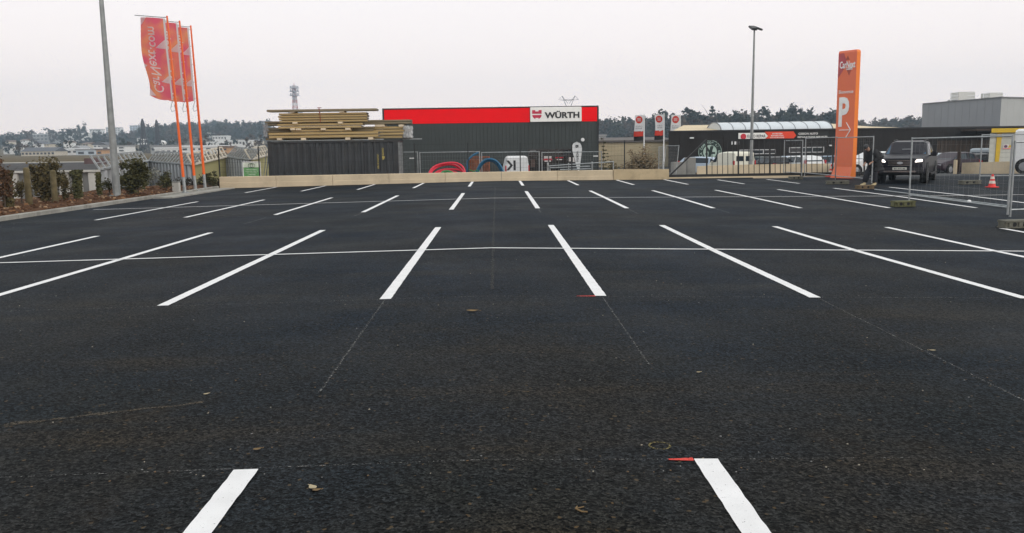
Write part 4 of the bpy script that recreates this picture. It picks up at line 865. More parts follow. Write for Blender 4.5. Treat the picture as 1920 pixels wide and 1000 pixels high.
t=thing('water_tower','small white round water tower above the long grey hall','water tower',(q.x,420,z)); MB().lathe([(.9,z-1),(.7,q.z-1.2),(1.4,q.z-.5)],(q.x,420,0),(0,0,1),12).build('stem',TW[0],t); MB().ball((q.x,420,q.z),(1.9,1.9,1.3)).build('tank',TW[0],t)
PYL=mat('far pylon steel',(.075,.08,.095),.6,metal=.3)
def pylon(px,yt,Y,label,wb,cat_head=False,name='pylon',zb=None):
    q=W(px,yt,Y); z0=zt(q.x,Y)-.5 if zb is None else zb; h=q.z-z0; t=thing(name,label,'pylon',(q.x,Y,z0),group='power pylons')
    wd=lambda u:lerp(wb,wb*.30,min(1,u/.62)) if u<.62 else (wb*.30 if u<.86 else lerp(wb*.30,.1,(u-.86)/.14))
    C=lambda u,k:Vector((q.x+wd(u)*(.5 if k in(1,2) else -.5),Y+wd(u)*(.5 if k>1 else -.5),z0+h*u)); b=MB(); r=h*(.005 if cat_head else .0085)
    us=[0,.16,.3,.42,.53,.62,.70,.78,.86,1]
    if cat_head: us=us[:-2]
    for a,c in zip(us,us[1:]):
        for k in range(4):
            b.bar(C(a,k),C(c,k),r*2.4); b.bar(C(a,k),C(c,(k+1)%4),r*1.4); b.bar(C(a,(k+1)%4),C(c,k),r*1.4)
    if cat_head:
        u=.78
        for s in(-1,1):
            p=Vector((q.x+s*wb*.15,Y,z0+h*.78)); e=Vector((q.x+s*wb*.42,Y,z0+h)); b.bar(p,e,r*2); b.bar(Vector((q.x+s*wb*.05,Y,z0+h*.84)),e,r*1.5); b.bar((q.x,Y,z0+h*.9),Vector((q.x+s*wb*.65,Y,z0+h*.92)),r*1.6); b.bar(e,Vector((q.x+s*wb*.65,Y,z0+h*.92)),r*1.2)
        b.bar((q.x-wb*.3,Y,z0+h*.92),(q.x+wb*.3,Y,z0+h*.92),r*1.6)
    b.build('lattice_mast',PYL,t); b=MB()
    if not cat_head:
        for u,s in((.66,1),(.76,1.15),(.85,.9)):
            L=wb*.55*s; b.prism([(-L,0),(0,.02*h),(L,0),(0,-.012*h)],(q.x,Y-.1,z0+h*u),(1,0,0),(0,0,1),(0,.2,0))
            for sx in(-1,1): b.bar((q.x+sx*L*.95,Y,z0+h*u),(q.x+sx*L*.95,Y,z0+h*u-.8),.14)
        b.build('crossarm',PYL,t)
pylon(266.5,223,360,'lattice power pylon nearest the grey lamp post',3.4); pylon(293,225,375,'lattice power pylon nearest the orange flagpoles',3.2); pylon(1066,180,500,'lattice pylon with a forked head rising over the trade building',9,True)
# red and white transmitter tower
Y=820; q=W(551,155,Y); z0=zt(q.x,Y)-1; h=q.z-z0; t=thing('transmitter_tower','tall red and white transmitter tower rising behind the timber stack','tower',(q.x,Y,z0))
WT_=mat('hazed tower white',(.60,.58,.60),.6);RT_=mat('hazed tower red',(.50,.20,.19),.6)  # both colours lightened to carry the whitening of distant haze
b=MB(); us=[i/18 for i in range(19)]
wd=lambda u:lerp(6.0,3.0,u/.8) if u<.8 else 2.6
for i,(u,v) in enumerate(zip(us[:-2],us[1:-1])):
    b.mat(i%2 if v>.3 else 0); C=lambda u,k:Vector((q.x+wd(u)*(.5 if k in(1,2) else -.5),Y+wd(u)*(.5 if k>1 else -.5),z0+h*u))
    for k in range(4): b.bar(C(u,k),C(v,k),.48); b.bar(C(u,k),C(v,(k+1)%4),.22); b.bar(C(u,(k+1)%4),C(v,k),.22); b.bar(C(v,k),C(v,(k+1)%4),.3)
b.mat(0).cyl((q.x,Y,z0+h*.62),(q.x,Y,z0+h*.91),.9,.8,10); b.build('lattice_mast',[WT_,RT_],t)
for u,wp in((.755,4.6),(.83,4.6),(.895,4.4)):
    b=MB(); zc=z0+h*u; b.cyl((q.x,Y,zc-.35),(q.x,Y,zc+.35),wp,n=14)
    for k in range(8): a=k*.785; b.cyl((q.x+wp*.8*math.cos(a),Y+wp*.8*math.sin(a),zc+.3),(q.x+wp*.8*math.cos(a),Y+wp*.8*math.sin(a),zc+2),.5,n=6)
    b.build('platform',mat('tower grey',(.42,.42,.46),.6),t)
MB().cyl((q.x,Y,z0+h*.91),(q.x,Y,z0+h),.5,.15,6).build('antenna',RT_,t)
MB().bbox(q.x-6,q.x+6,Y-5,Y+5,z0+h*.40,z0+h*.47,.3).build('equipment_deck',mat('tower grey',(.42,.42,.46),.6),t)
# ------------------------------------------------------------ warehouse below the car park on the left
GRF=mat('grey flat roofing',(.13,.13,.135),.85,var=.2,scale=.5); WHC=mat('off white concrete panel',(.50,.49,.46),.85,var=.1,scale=1,dirt=.4); GYC=mat('grey concrete panel',(.22,.22,.215),.85,var=.15,scale=1,dirt=.4)
OLV=mat('olive beige wall',(.36,.33,.16),.85,var=.08,scale=.6); ROOFL=mat('pale roof edge',(.55,.50,.42),.7)
FY=37.5; xa=W(-80,322,FY).x; xb=W(182,322,FY).x; z1=W(100,322,FY).z; z0=-2.2
t=thing('low_warehouse','low flat roofed warehouse of grey and white panels behind the planting bed','building',((xa+xb)/2,FY,z0))
b=MB(); kk=(FY+37)/FY; xc,xd=xa*kk,xb*kk; b.add([(x_,y_,z_) for z_ in(z0,z1-.02) for x_,y_ in((xa,FY),(xb,FY),(xd,FY+37),(xc,FY+37))],[(3,2,1,0),(4,5,6,7),(0,1,5,4),(1,2,6,5),(2,3,7,6),(3,0,4,7)]); b.build('wall',GYC,t)
for px0,px1 in((20,36),(48,52),(80,92),(96,100),(112,117),(124,130),(149,155),(168,182)):
    A=W(px0,330,FY);B=W(px1,330,FY); MB().bbox(A.x,B.x,FY-.16,FY-.003,z0,z1-.06,.02).build('white_pier',WHC,t)
b=MB(); b.bbox(xa-.1,xb+.1,FY-.22,FY+.12,z1-.045,z1+.05,.01); b.build('roof_edge',WHC,t); b=MB(); b.bbox(xc-.1,xd+.3,FY+37,FY+37.4,z1-.2,z1+.12,.02); b.build('roof_edge',WHC,t)
b=MB(); 
for i in range(37):
    ka,kb=(FY+.125+i)/FY,(FY+1.1+i)/FY; b.quad((xa*ka,FY+.125+i,z1+.012),(xb*ka,FY+.125+i,z1+.012),(xb*kb,FY+1.1+i,z1+.012),(xa*kb,FY+1.1+i,z1+.012)); b.box(xa*kb,xb*kb,FY+1.1+i,FY+1.122+i,z1,z1+.06)
b.build('roof',GRF,t)
A=W(158,312,60);B=W(176,303,60); MB().bbox(A.x,A.x+.75,60,62,z1,A.z+.55,.03).build('roof_hatch',mat('purplish brick',(.12,.075,.075),.9,var=.2),t)
# zig-zag hall with slanted roof guards
t=thing('zigzag_hall','stepped hall with striped walls, olive walls and slanted roof guards','building',(W(320,300,60).x,60,-2.5))
PT=[W(187,318.5,38.5),W(277,303,54),W(361,309.5,50),W(425,294.5,55),W(470,300,53),W(506,290,60)]
ST1=mat('pale stripe cladding',(.42,.44,.46),.6,var=.08); 
for i,(p,q) in enumerate(zip(PT,PT[1:])):
    olive=i in(2,4); b=MB(); d=Vector((q.x-p.x,q.y-p.y,0)); L=d.length; d/=L; n=Vector((d.y,-d.x,0))
    if n.dot(Vector((-p.x,-p.y,0)))<0: n=-n
    b.add([(p.x,p.y,-3),(q.x,q.y,-3),(q.x,q.y,q.z),(p.x,p.y,p.z)],[(0,1,2,3)]); w_=b.build('wall',OLV if olive else mat('grey hall cladding',(.15,.155,.16),.6,var=.1),t)
    k=14 if i==1 else 9
    if i in(1,3,0):
        b=MB()
        for j in range(k):
            s=p.lerp(q,(j+.12)/k); e=p.lerp(q,(j+.55)/k); b.add([(s.x+n.x*.15,s.y+n.y*.15,-3),(e.x+n.x*.15,e.y+n.y*.15,-3),(e.x+n.x*.15,e.y+n.y*.15,e.z-.05),(s.x+n.x*.15,s.y+n.y*.15,s.z-.05),(s.x,s.y,-3),(e.x,e.y,-3),(e.x,e.y,e.z-.05),(s.x,s.y,s.z-.05)],[(0,1,2,3),(0,3,7,4),(1,5,6,2),(2,6,7,3)])
        b.build('stripe_cladding',ST1,w_)
    b=MB(); b.bar(p+n*.1+Vector((0,0,.03)),q+n*.1+Vector((0,0,.03)),.16,.09); m=int([11,15,10,10,8][i]); lean=-n*.35+d*(.55 if i in(1,3) else .1)
    for j in range(m+1):
        s=p.lerp(q,j/m); b.bar(s,s+Vector((0,0,.62))+lean,.075)
    b.bar(p+Vector((0,0,.62))+lean,q+Vector((0,0,.62))+lean,.085); b.bar(p+Vector((0,0,.3))+lean*.5,q+Vector((0,0,.3))+lean*.5,.04)
    b.build('roof_guard',ROOFL if olive else GALV,t)
b=MB(); bk=[Vector((p.x/p.y*90,90,.75)) for p in PT]
for i in range(5): b.quad(PT[i]-Vector((0,0,.03)),PT[i+1]-Vector((0,0,.03)),bk[i+1],bk[i])
b.build('roof',mat('brown grey roof felt',(.12,.10,.08),.9,var=.2,scale=.4),t)
# ------------------------------------------------------------ planting along the kerb
def P(px,Y): 
    x=(px-934)/1570*Y*1.0; q=W(px,370,Y); return Vector((q.x,Y,zs(q.x,Y)))
def shrub(px,Y,px0,px1,yt,m,label,seed,n=2600,s=.085,name='shrub',cat='shrub',group=None,low=.03):
    R=random.Random(seed); p=P(px,Y); rx=abs(W(px1,340,Y).x-W(px0,340,Y).x)/2; ztop=W(px,yt,Y).z; h=ztop-p.z
    t=thing(name,label,cat,p,group=group); b=MB(); trunk(b,p-Vector((0,0,.1)),h*.75,.035,R,8,.5); b.build('stem',BARK,t)
    b=MB(); leafcloud(b,p+Vector((0,0,h*.54)),(rx*1.05,rx*.8,h*.52),n,s,R,hollow=.1); b.build('foliage',m,t); return t
shrub(88,29,54,122,296,SHRUB,'big dense brownish shrub between the two mossy posts',3,5200,.115)
shrub(40,28.5,24,56,330,SHRUB,'low sprawling shrub left of the mossy posts',4,700,.09)
shrub(122,30,104,134,316,SHRUB,'smaller shrub right of the second mossy post',5,1100,.09)
shrub(256,33.6,224,292,298,SHRUB2,'dense green shrub just right of the tall lamp post',6,5000,.115)
shrub(206,33.2,186,226,330,SHRUB2,'thin leafy shrub just left of the tall lamp post',8,420,.08)
shrub(314,36.5,300,330,324,SHRUB2,'small leafy bush left of the flagpoles',7,1300,.085)
shrub(392,41,374,412,316,SHRUB2,'bushy plant behind the rightmost flagpole',9,1300,.09)
shrub(8,26,-14,26,300,mat('rusty dead leaves',(.07,.035,.018),.9,col2=(.13,.07,.035),scale=4),'brown leafed bush at the left edge of the bed',10,1100,.10)
PALE=mat('silvery dry foliage',(.16,.17,.15),.85,col2=(.28,.28,.25),scale=4); shrub(272,38,236,300,310,PALE,'silvery dry shrub behind the dense green shrub',12,1500,.10)
for k,(px,Y,yt,l) in enumerate(((54,27.3,314,'mossy wooden post left of the big shrub'),(103,28.6,319,'mossy wooden post right of the big shrub'))):
    p=P(px,Y); ztop=W(px,yt,Y).z; b=MB(); b.lathe([(.115,p.z-.2),(.10,p.z+.5),(.095,ztop-.06),(.075,ztop-.01),(.03,ztop)],(p.x,p.y,0),(0,0,1),14); tag(b.build('wooden_post',MOSS,smooth=True),l,'post',group='posts in the planting bed')
for k,(px,Y,yt,l) in enumerate(((147,31,321,'post wrapped in dark ivy right of the mossy posts'),(187,32.6,326,'thin ivy covered stake left of the lamp post'),(16,26.6,322,'brown ivy covered post near the left edge'))):
    R=random.Random(k+70); p=P(px,Y); ztop=W(px,yt,Y).z; t=thing('ivy_post',l,'post',p,group='posts in the planting bed'); rr=.085 if k!=1 else .05
    MB().lathe([(rr*.7,p.z-.2),(rr*.6,ztop-.05)],(p.x,p.y,0),(0,0,1),10).build('stake',BARK,t); b=MB()
    for j in range(700 if k!=1 else 260):
        u=R.random(); a=R.uniform(0,6.28); r=rr*R.uniform(.8,1.9)*(1.25 if u>.8 else 1); c=Vector((p.x+r*math.cos(a),p.y+r*math.sin(a),lerp(p.z+.05,ztop+.03,u))); uu=Vector((R.gauss(0,1),R.gauss(0,1),R.gauss(0,1))).normalized()*.05; vv=uu.orthogonal()*.7; b.add([c-uu,c+vv,c+uu,c-vv],[(0,1,2,3)])
    b.build('ivy',SHRUB2 if k<2 else SHRUB,t)
R=random.Random(31); t=thing('dark_hedge','low dark brownish hedge behind the orange flagpoles','hedge',(W(360,330,46).x,46,-.8)); b=MB()
for i in range(13):
    px=lerp(312,440,i/12); q=W(px,330+R.uniform(-3,4),46+R.uniform(-.6,.6)); leafcloud(b,(q.x,q.y,q.z-.55),(.55,.5,.62),420,.10,R,hollow=.1)
b.build('foliage',mat('dark hedge leaves',(.014,.010,.006),.9,col2=(.05,.035,.02),scale=3),t)
A=W(323,358,37);B=W(334,340,37); t=thing('cable_cabinet','small pale utility cabinet behind the left flagpole','cabinet',((A.x+B.x)/2,37,A.z)); MB().bbox(A.x,B.x,37,37.25,A.z-.3,B.z-.05,.015).build('housing',WHC,t); MB().bbox(A.x-.02,B.x+.02,36.98,37.27,B.z-.049,B.z,.012).build('lid',GYC,t)
# clods and leaf litter on the soil
R=random.Random(8); b=MB()
for i in range(1500):
    Y=R.uniform(16,40); x=-13.85-abs(R.gauss(0,1.6)); z=zs(x,Y); s=R.uniform(.012,.05)*(1.6 if R.random()<.06 else 1); b.mat(R.choice((0,0,0,1,2)))
    T=Matrix.Translation((x,Y,z+s*.3))@Matrix.Rotation(R.uniform(0,6),4,'Z')@Matrix.Rotation(R.uniform(-.6,.6),4,'X'); b.box(-s,s,-s*.7,s*.7,-s*.5,s*.5,T)
tag(b.build('soil_clods',[SOIL,mat('dead leaf brown',(.22,.11,.05),.9),mat('pale clod',(.30,.20,.12),.9)]),kind='stuff')
# plants around the shop
def spindly(px,yb,yt,Y,label,seed):
    R=random.Random(seed); q=W(px,yb,Y); z=zg(q.x,Y); zt2=W(px,yt,Y).z; t=thing('young_conifer',label,'tree',(q.x,Y,z)); MB().cyl((q.x,Y,z),(q.x,Y,zt2),.045,.012,6).build('trunk',BARK,t); b=MB(); h=zt2-z
    for k in range(11):
        u=.12+.085*k; rr=lerp(.75,.12,u)*R.uniform(.6,1.1); leafcloud(b,(q.x+R.uniform(-.1,.1),Y,z+h*u),(rr,rr*.8,.06),70,.10,R,hollow=.2)
    b.build('crown',SHRUB2,t)
spindly(1131,318,258,58,'spindly young conifer beside the trade building corner',21)
def brownbush(px0,px1,yt,Y,label,seed,n,m):
    R=random.Random(seed); q=W((px0+px1)/2,320,Y); z=zg(q.x,Y); rx=(W(px1,300,Y).x-W(px0,300,Y).x)/2; h=W(1200,yt,Y).z-z; t=thing('branchy_shrub',label,'shrub',(q.x,Y,z)); b=MB(); br=MB()
    for k in range(34):
        a=R.uniform(-1.25,1.25); L=h*R.uniform(.5,1.02); e=Vector((q.x+math.sin(a)*rx*R.uniform(.5,1.1),Y+R.uniform(-.7,.7),z+L*max(.25,math.cos(a)))); br.tube([Vector((q.x+R.uniform(-.3,.3)*rx,Y,z)),Vector((q.x,Y,z)).lerp(e,.6)+Vector((0,0,.12)),e],[.035,.022,.008],5)
        for j in range(n//34):
            c=Vector((q.x,Y,z)).lerp(e,R.uniform(.45,1.05))+Vector((R.gauss(0,.16),R.gauss(0,.2),R.gauss(0,.05))); u=Vector((R.gauss(0,1),R.gauss(0,1),R.gauss(0,.3))).normalized()*.11; v=u.orthogonal()*.35; b.add([c-u,c+v,c+u,c-v],[(0,1,2,3)])
    br.build('stem',BARK,t); b.build('foliage',m,t)
brownbush(1168,1240,272,62,'wide branchy brown shrub in front of the cream shed',22,1700,mat('brown needle sprays',(.11,.08,.045),.9,col2=(.24,.175,.10),scale=3))
brownbush(1138,1158,300,56,'low dark shrub between railing and cream shed',23,500,SHRUB)
# ------------------------------------------------------------ tall lamp posts
def flood(t,c,a,s=1.0,arm=.5):
    """two floodlights on a short cross arm"""
    c=Vector(c); u=Vector((math.cos(a),math.sin(a),0)); MB().bar(c-u*arm,c+u*arm,.07).build('crossarm',LAMPM,t)
    for k in(-1,1):
        p=c+u*arm*k*.9; T=Matrix.Translation(p+Vector((0,-.12,.10)))@Matrix.Rotation(a+.35*k,4,'Z')@Matrix.Rotation(rad(24),4,'X'); h=MB().bbox(-.22*s,.22*s,-.36*s,.30*s,-.06,.06,.03,T).build('floodlight',mat('lamp head',(.035,.035,.037),.5),t); MB().box(-.18*s,.18*s,-.32*s,.26*s,-.066,-.061,T).build('lens',DGLASS,h)
p=W(220,372,33); p.z=zs(p.x,33)-.05
d=W(190,0,33)-W(220,370,33); top=p+d*(9.2/d.z)
t=thing('lamp_post','tall tapered grey lamp post standing in the planting bed','lamp post',p); b=MB(); b.tube([p.lerp(top,i/10) for i in range(11)],[.155-.0085*i for i in range(11)],8); b.build('pole',LAMPM,t); b=MB().bbox(p.x-.22,p.x+.22,p.y-.22,p.y+.22,p.z-.02,p.z+.06,.01); b.build('base_plate',LAMPM,t); flood(t,top,.1); MB().bbox(p.x-.05,p.x+.05,p.y-.165,p.y-.13,p.z+.5,p.z+.9,.01).build('access_door',LAMPM,t)
Y=55; q=W(1409,310,Y); z=zg(q.x,Y); top=W(1414.5,56,Y); p=Vector((q.x-.03,Y,z))
t=thing('lamp_post','slender grey mast with two floodlights behind the black gate','lamp post',p); MB().tube([p.lerp(top,i/8) for i in range(9)],[.12-.0085*i for i in range(9)],10).build('pole',LAMPM,t); MB().bbox(p.x-.2,p.x+.2,Y-.2,Y+.2,z-.02,z+.05,.01).build('base_plate',LAMPM,t); flood(t,top,.5,.9,.22)
# ------------------------------------------------------------ orange flagpoles with long banners
FRED=None
def flag_mat():
    m=bpy.data.materials.new('red orange flag cloth'); m.use_nodes=True; t=NT(m); bs=t.n['Principled BSDF']; bs.inputs['Roughness'].default_value=.75; bs.inputs['Specular IOR Level'].default_value=.15
    uv=t.add('ShaderNodeUVMap'); n=t.add('ShaderNodeTexNoise'); n.inputs['Scale'].default_value=1.6; n.inputs['Detail'].default_value=1; t.link(uv.outputs[0],n.inputs['Vector'])
    r=t.add('ShaderNodeValToRGB'); e=r.color_ramp.elements; e[0].position=.36; e[0].color=(.84,.15,.22,1); e[1].position=.64; e[1].color=(.94,.36,.18,1); t.link(n.outputs['Fac'],r.inputs['Fac']); t.link(r.outputs['Color'],bs.inputs['Base Color'])
    tr=t.add('ShaderNodeBsdfTranslucent'); t.link(r.outputs['Color'],tr.inputs['Color']); mx=t.add('ShaderNodeMixShader'); mx.inputs[0].default_value=.55; t.link(bs.outputs[0],mx.inputs[1]); t.link(tr.outputs[0],mx.inputs[2]); t.link(mx.outputs[0],t.n['Material Output'].inputs['Surface']); return m
FRED=flag_mat()
def cloth_mat(name,c):
    m=bpy.data.materials.new(name); m.use_nodes=True; t=NT(m); bs=t.n['Principled BSDF']; bs.inputs['Base Color'].default_value=(*c,1); bs.inputs['Roughness'].default_value=.8
    n=t.add('ShaderNodeTexNoise'); n.inputs['Scale'].default_value=3; r=t.add('ShaderNodeValToRGB'); r.color_ramp.elements[0].color=(*[v*.93 for v in c],1); r.color_ramp.elements[1].color=(*c,1); t.link(n.outputs['Fac'],r.inputs['Fac']); t.link(r.outputs['Color'],bs.inputs['Base Color'])
    tr=t.add('ShaderNodeBsdfTranslucent'); tr.inputs['Color'].default_value=(*c,1); mx=t.add('ShaderNodeMixShader'); mx.inputs[0].default_value=.5; t.link(bs.outputs[0],mx.inputs[1]); t.link(tr.outputs[0],mx.inputs[2]); t.link(mx.outputs[0],t.n['Material Output'].inputs['Surface']); return m
FGREY=cloth_mat('pale flag triangle',(.84,.82,.86)); FWHT=cloth_mat('white flag print',(.95,.93,.93)); FSLV=cloth_mat('white flag sleeve',(.78,.77,.78))
OPOLE=mat('orange flagpole paint',(.82,.13,.018),.35,var=.05)
FS=[]
def flagpole(bx,by,tx,ty,Y,tl,bl,br,label):
    """tl, bl, br: pixel corners of the banner (top left, bottom left, bottom right)"""
    A=W(bx,by,Y); A.z=-.115; T=W(tx,ty,Y); t=thing('flagpole',label,'flagpole',A,group='orange flagpoles with red banners')
    C=lambda u:A.lerp(T,u); ug=.09
    MB().tube([C(ug),C(.5),C(1)],[.062,.052,.036],10).build('pole',OPOLE,t)
    b=MB(); b.tube([A,C(ug*.5),C(ug+.002)],[.075,.070,.068],10); b.bbox(A.x-.17,A.x+.17,Y-.17,Y+.17,A.z-.002,A.z+.025,.006)
    for a in range(4): b.prism([(0,0),(.11,0),(0,.18)],A+Vector((0,0,.02)),(math.cos(a*1.571),math.sin(a*1.571),0),(0,0,1),Vector((-math.sin(a*1.571),math.cos(a*1.571),0))*.01)
    b.build('steel_foot',GALV,t)
    # banner surface: long side beside the pole; free side to the left, with folds
    TL=W(*tl,Y+.25);BL=W(*bl,Y+.25);BR=W(*br,Y); TR=C(.985)-Vector((.10,0,0)); TR.y=Y
    ru=(BR.z-A.z)/(T.z-A.z); BR=C(ru)-Vector((.10,0,0))
    R=random.Random(int(bx)); ph=R.uniform(0,6)
    def Sf(u,v):
        """u 0 pole..1 free edge, v 0 top..1 bottom"""
        p=TR.lerp(TL,u)*(1-v)+BR.lerp(BL,u)*v
        f=math.sin(u*5.2+v*6.5+ph)*.10*u+math.sin(v*11+u*3+ph)*.05*u*v+.35*u*u*math.sin(v*2.6+ph*.3); p.y+=f; p.x+=.10*u*math.sin(v*5.5+1+ph)-.06*u*math.sin(v*3.14); p.z-=.10*math.sin(u*3.14)*v; return p
    n=10;m=44; b=MB(); b.v=[Sf(.07+.93*i/n,j/m) for j in range(m+1) for i in range(n+1)]; b.f=[(j*(n+1)+i,j*(n+1)+i+1,(j+1)*(n+1)+i+1,(j+1)*(n+1)+i) for j in range(m) for i in range(n)]; b.mi=[0]*len(b.f)
    k=b.build('banner',FRED,t,smooth=True); uv=k.data.uv_layers.new(name='UVMap')
    for l in k.data.loops: i=l.vertex_index; uv.data[l.index].uv=((i%(n+1))/n,(i//(n+1))/m*3+bx)
    def patch(poly,m_,name,off=.012,sub=6):
        """flat print following the cloth: polygon in (u,v), fanned and subdivided"""
        b=MB(); bm=bmesh.new(); vs=[bm.verts.new((x,y,0)) for x,y in poly]; bm.faces.new(vs); bmesh.ops.triangulate(bm,faces=bm.faces[:]); 
        for _ in range(2): bmesh.ops.subdivide_edges(bm,edges=bm.edges[:],cuts=1,use_grid_fill=True)
        bm.verts.index_update(); b.add([Sf(v.co.x,v.co.y)+Vector((0,-off,0)) for v in bm.verts],[tuple(v.index for v in f.verts) for f in bm.faces]); bm.free(); return b.build(name,m_,k,smooth=True)
    patch([(1,0),(.72,0),(.95,.085),(1,.085)],FGREY,'pale_triangle'); patch([(.07,.26),(.42,.36),(.07,.375)],FGREY,'pale_triangle'); patch([(.07,.70),(.40,.775),(.07,.80)],FGREY,'pale_triangle'); patch([(1,.585),(.86,.60),(1,.645)],FGREY,'pale_triangle'); patch([(1,.90),(.70,.965),(1,1)],FGREY,'pale_triangle')
    patch([(0,0),(.07,0),(.07,1),(0,1)],FSLV,'sleeve',0)
    # lettering printed up the banner, seen mirrored from the back of the cloth
    b=MB()
    for s,vc,vl,uw,uc in (('Car',.812,.20,.42,.54),('Next',.548,.31,.40,.56),('.com',.245,.27,.27,.54)):
        vs,fs=text_mesh(s,vl,uw,.0,.012,True); bm=bmesh.new(); vv=[bm.verts.new(v) for v in vs]
        for f in fs:
            try: bm.faces.new([vv[i] for i in f])
            except ValueError: pass
        fl=[f for f in bm.faces if f.normal.length<.1]; bm.verts.index_update()
        # reading direction runs up the cloth; letter tops point toward the pole
        o=len(b.v); b.v+=[Sf(uc-v.co.y,vc+v.co.x)+Vector((0,-.016-.001*0,0)) for v in bm.verts]; b.f+=[tuple(o+v.index for v in f.verts) for f in bm.faces]; b.mi+=[0]*(len(b.f)-len(b.mi)); bm.free()
        b.build('lettering',FWHT,k); b=MB()
    MB().tube([C(.992)+Vector((.03,0,0)),TR+Vector((-.05,0,.05)),TL+Vector((-.12,0,.05))],.018,6).build('top_arm',GALV,t)
    for v in(.02,.25,.5,.75,.97):
        p=TR.lerp(BR,v); MB().bar(p-Vector((.03,0,0)),p+Vector((.17,-.01,.01)),.025).build('fastener',FSLV,t)
    w0=BR+Vector((-.02,0,-.02)); MB().tube([w0,w0+Vector((-.10,-.02,-.35)),w0+Vector((-.06,-.02,-.48)),w0+Vector((.10,0,-.42)),w0+Vector((.06,0,-.2))],.014,6).build('tension_loop',GALV,t)
flagpole(347,366,313,30,36.6,(258,31),(277,179),(327,187),'nearest orange flagpole with a red banner, leftmost of three')
flagpole(367,360.5,336.5,39,38.4,(284,40),(302,184),(347,189),'middle of the three orange flagpoles with red banners')
flagpole(385,357.5,357.5,48,40.2,(310,48),(324,187),(365,189),'farthest orange flagpole with a red banner, rightmost of three')
# ------------------------------------------------------------ white flags of the garage
FLW=cloth_mat('white garage flag',(.70,.70,.71)); FLR=cloth_mat('red garage flag',(.62,.05,.03)); FLB=cloth_mat('black garage flag',(.02,.018,.018))
def wflag(px0,px1,yt,yb,pp,Y,label,seed,zb=None):
    A=W(px0,yt,Y);B=W(px1,yt,Y);D_=W(px0+1.2,yb,Y); q=W(pp,300,Y); z=zg(q.x,Y) if Y<79 else -.9; t=thing('garage_flag',label,'flag',(q.x,Y,z),group='white flags of the garage')
    MB().cyl((q.x,Y,z),(q.x-.02,Y,A.z+.1),.06,.04,8).build('pole',WHITEP,t)
    H_=A.z-D_.z; wd_=B.x-A.x; R=random.Random(seed); ph=R.uniform(0,6)
    def Sf(u,v): return Vector((q.x-.08-wd_*u+.03*math.sin(v*5+ph)*u,Y-.02+.14*u*math.sin(3*u+v*4+ph),A.z-H_*v-.05*u*v))
    n,m=8,24; names=(('flag_cloth',FLW,0,.62),('red_band',FLR,.62,.82),('black_band',FLB,.82,1)); first=None
    for nm,mt,v0,v1 in names:
        b=MB(); b.v=[Sf(i/n,lerp(v0,v1,j/m)+(.045*math.sin(math.pi*i/n) if (j in(0,m) and 0<lerp(v0,v1,j/m)<1) else 0)) for j in range(m+1) for i in range(n+1)]; b.f=[(j*(n+1)+i,j*(n+1)+i+1,(j+1)*(n+1)+i+1,(j+1)*(n+1)+i) for j in range(m) for i in range(n)]; b.mi=[0]*len(b.f); o=b.build(nm,mt,t if first is None else first,smooth=True); first=first or o
    b=MB(); b.v=[Sf(.5,.185)+Vector((0,-.03,0))]+[Sf(.5+.40*math.cos(a*.2618),.185+.40*wd_/H_*math.sin(a*.2618))+Vector((0,-.03,0)) for a in range(24)]; b.f=[(0,1+a,1+(a+1)%24) for a in range(24)]; b.mi=[0]*24; b.build('round_emblem',FLR,first)
    b=MB()
    for dv in(-.045,0,.045): b.quad(Sf(.30,.185+dv-.011)+Vector((0,-.045,0)),Sf(.72,.185+dv-.011)+Vector((0,-.045,0)),Sf(.72,.185+dv+.011)+Vector((0,-.045,0)),Sf(.30,.185+dv+.011)+Vector((0,-.045,0)))
    b.build('emblem_stripe',FLW,first)
    for s,v in(('EURO',.44),('REPAR',.52)):
        b=MB(); put_text(b,s,Sf(.5,v)+Vector((0,-.06,0)),(1,0,0),(0,0,1),wd_*.72,H_*.055,.004,.01); b.build('lettering',mat('flag grey print',(.22,.22,.24),.8),first)
wflag(1189,1206,216,264,1207.5,70,'leftmost white garage flag with red and black foot',1); wflag(1228,1244,215,262,1244.5,70.5,'middle white garage flag with red and black foot',2); wflag(1256,1273,216,262,1275,101,'rightmost white garage flag half hidden by the garage roof',3)
# ------------------------------------------------------------ blocks, stillage and panel beside the garage
for k,(px0,px1,yt,Y,l) in enumerate(((1262,1287,304,54,'low grey concrete block by the garage corner'),(1288,1305,295.5,56,'taller grey concrete block against the garage wall'))):
    A=W(px0,320,Y);B=W(px1,yt,Y); z=zg(A.x,Y); tag(MB().bbox(A.x,B.x,Y,Y+.8,z,B.z,.03).build('concrete_block',mat('grey block concrete',(.24,.235,.22),.9,var=.15,scale=2,dirt=.5)),l,'concrete block',group='concrete blocks')
q=W(1235,320,50); z=zg(q.x,50); frame_panel('site_fence','narrow grey mesh panel between the brown shrub and the garage',(q.x,50,z),(1,0,0),W(1243,300,50).x-q.x,W(1239,275,50).z-z,0,'grey wire fence panels in the yard',n1=14,n2=20)
q=W(1243,320,52); z=zg(q.x,52); p2=W(1264,320,50.5); frame_panel('site_fence','tilted wire panel leaning beside the garage corner',(q.x,52,z),(p2.x-q.x,-1.5,0),1.75,2.0,.1,'grey wire fence panels in the yard')
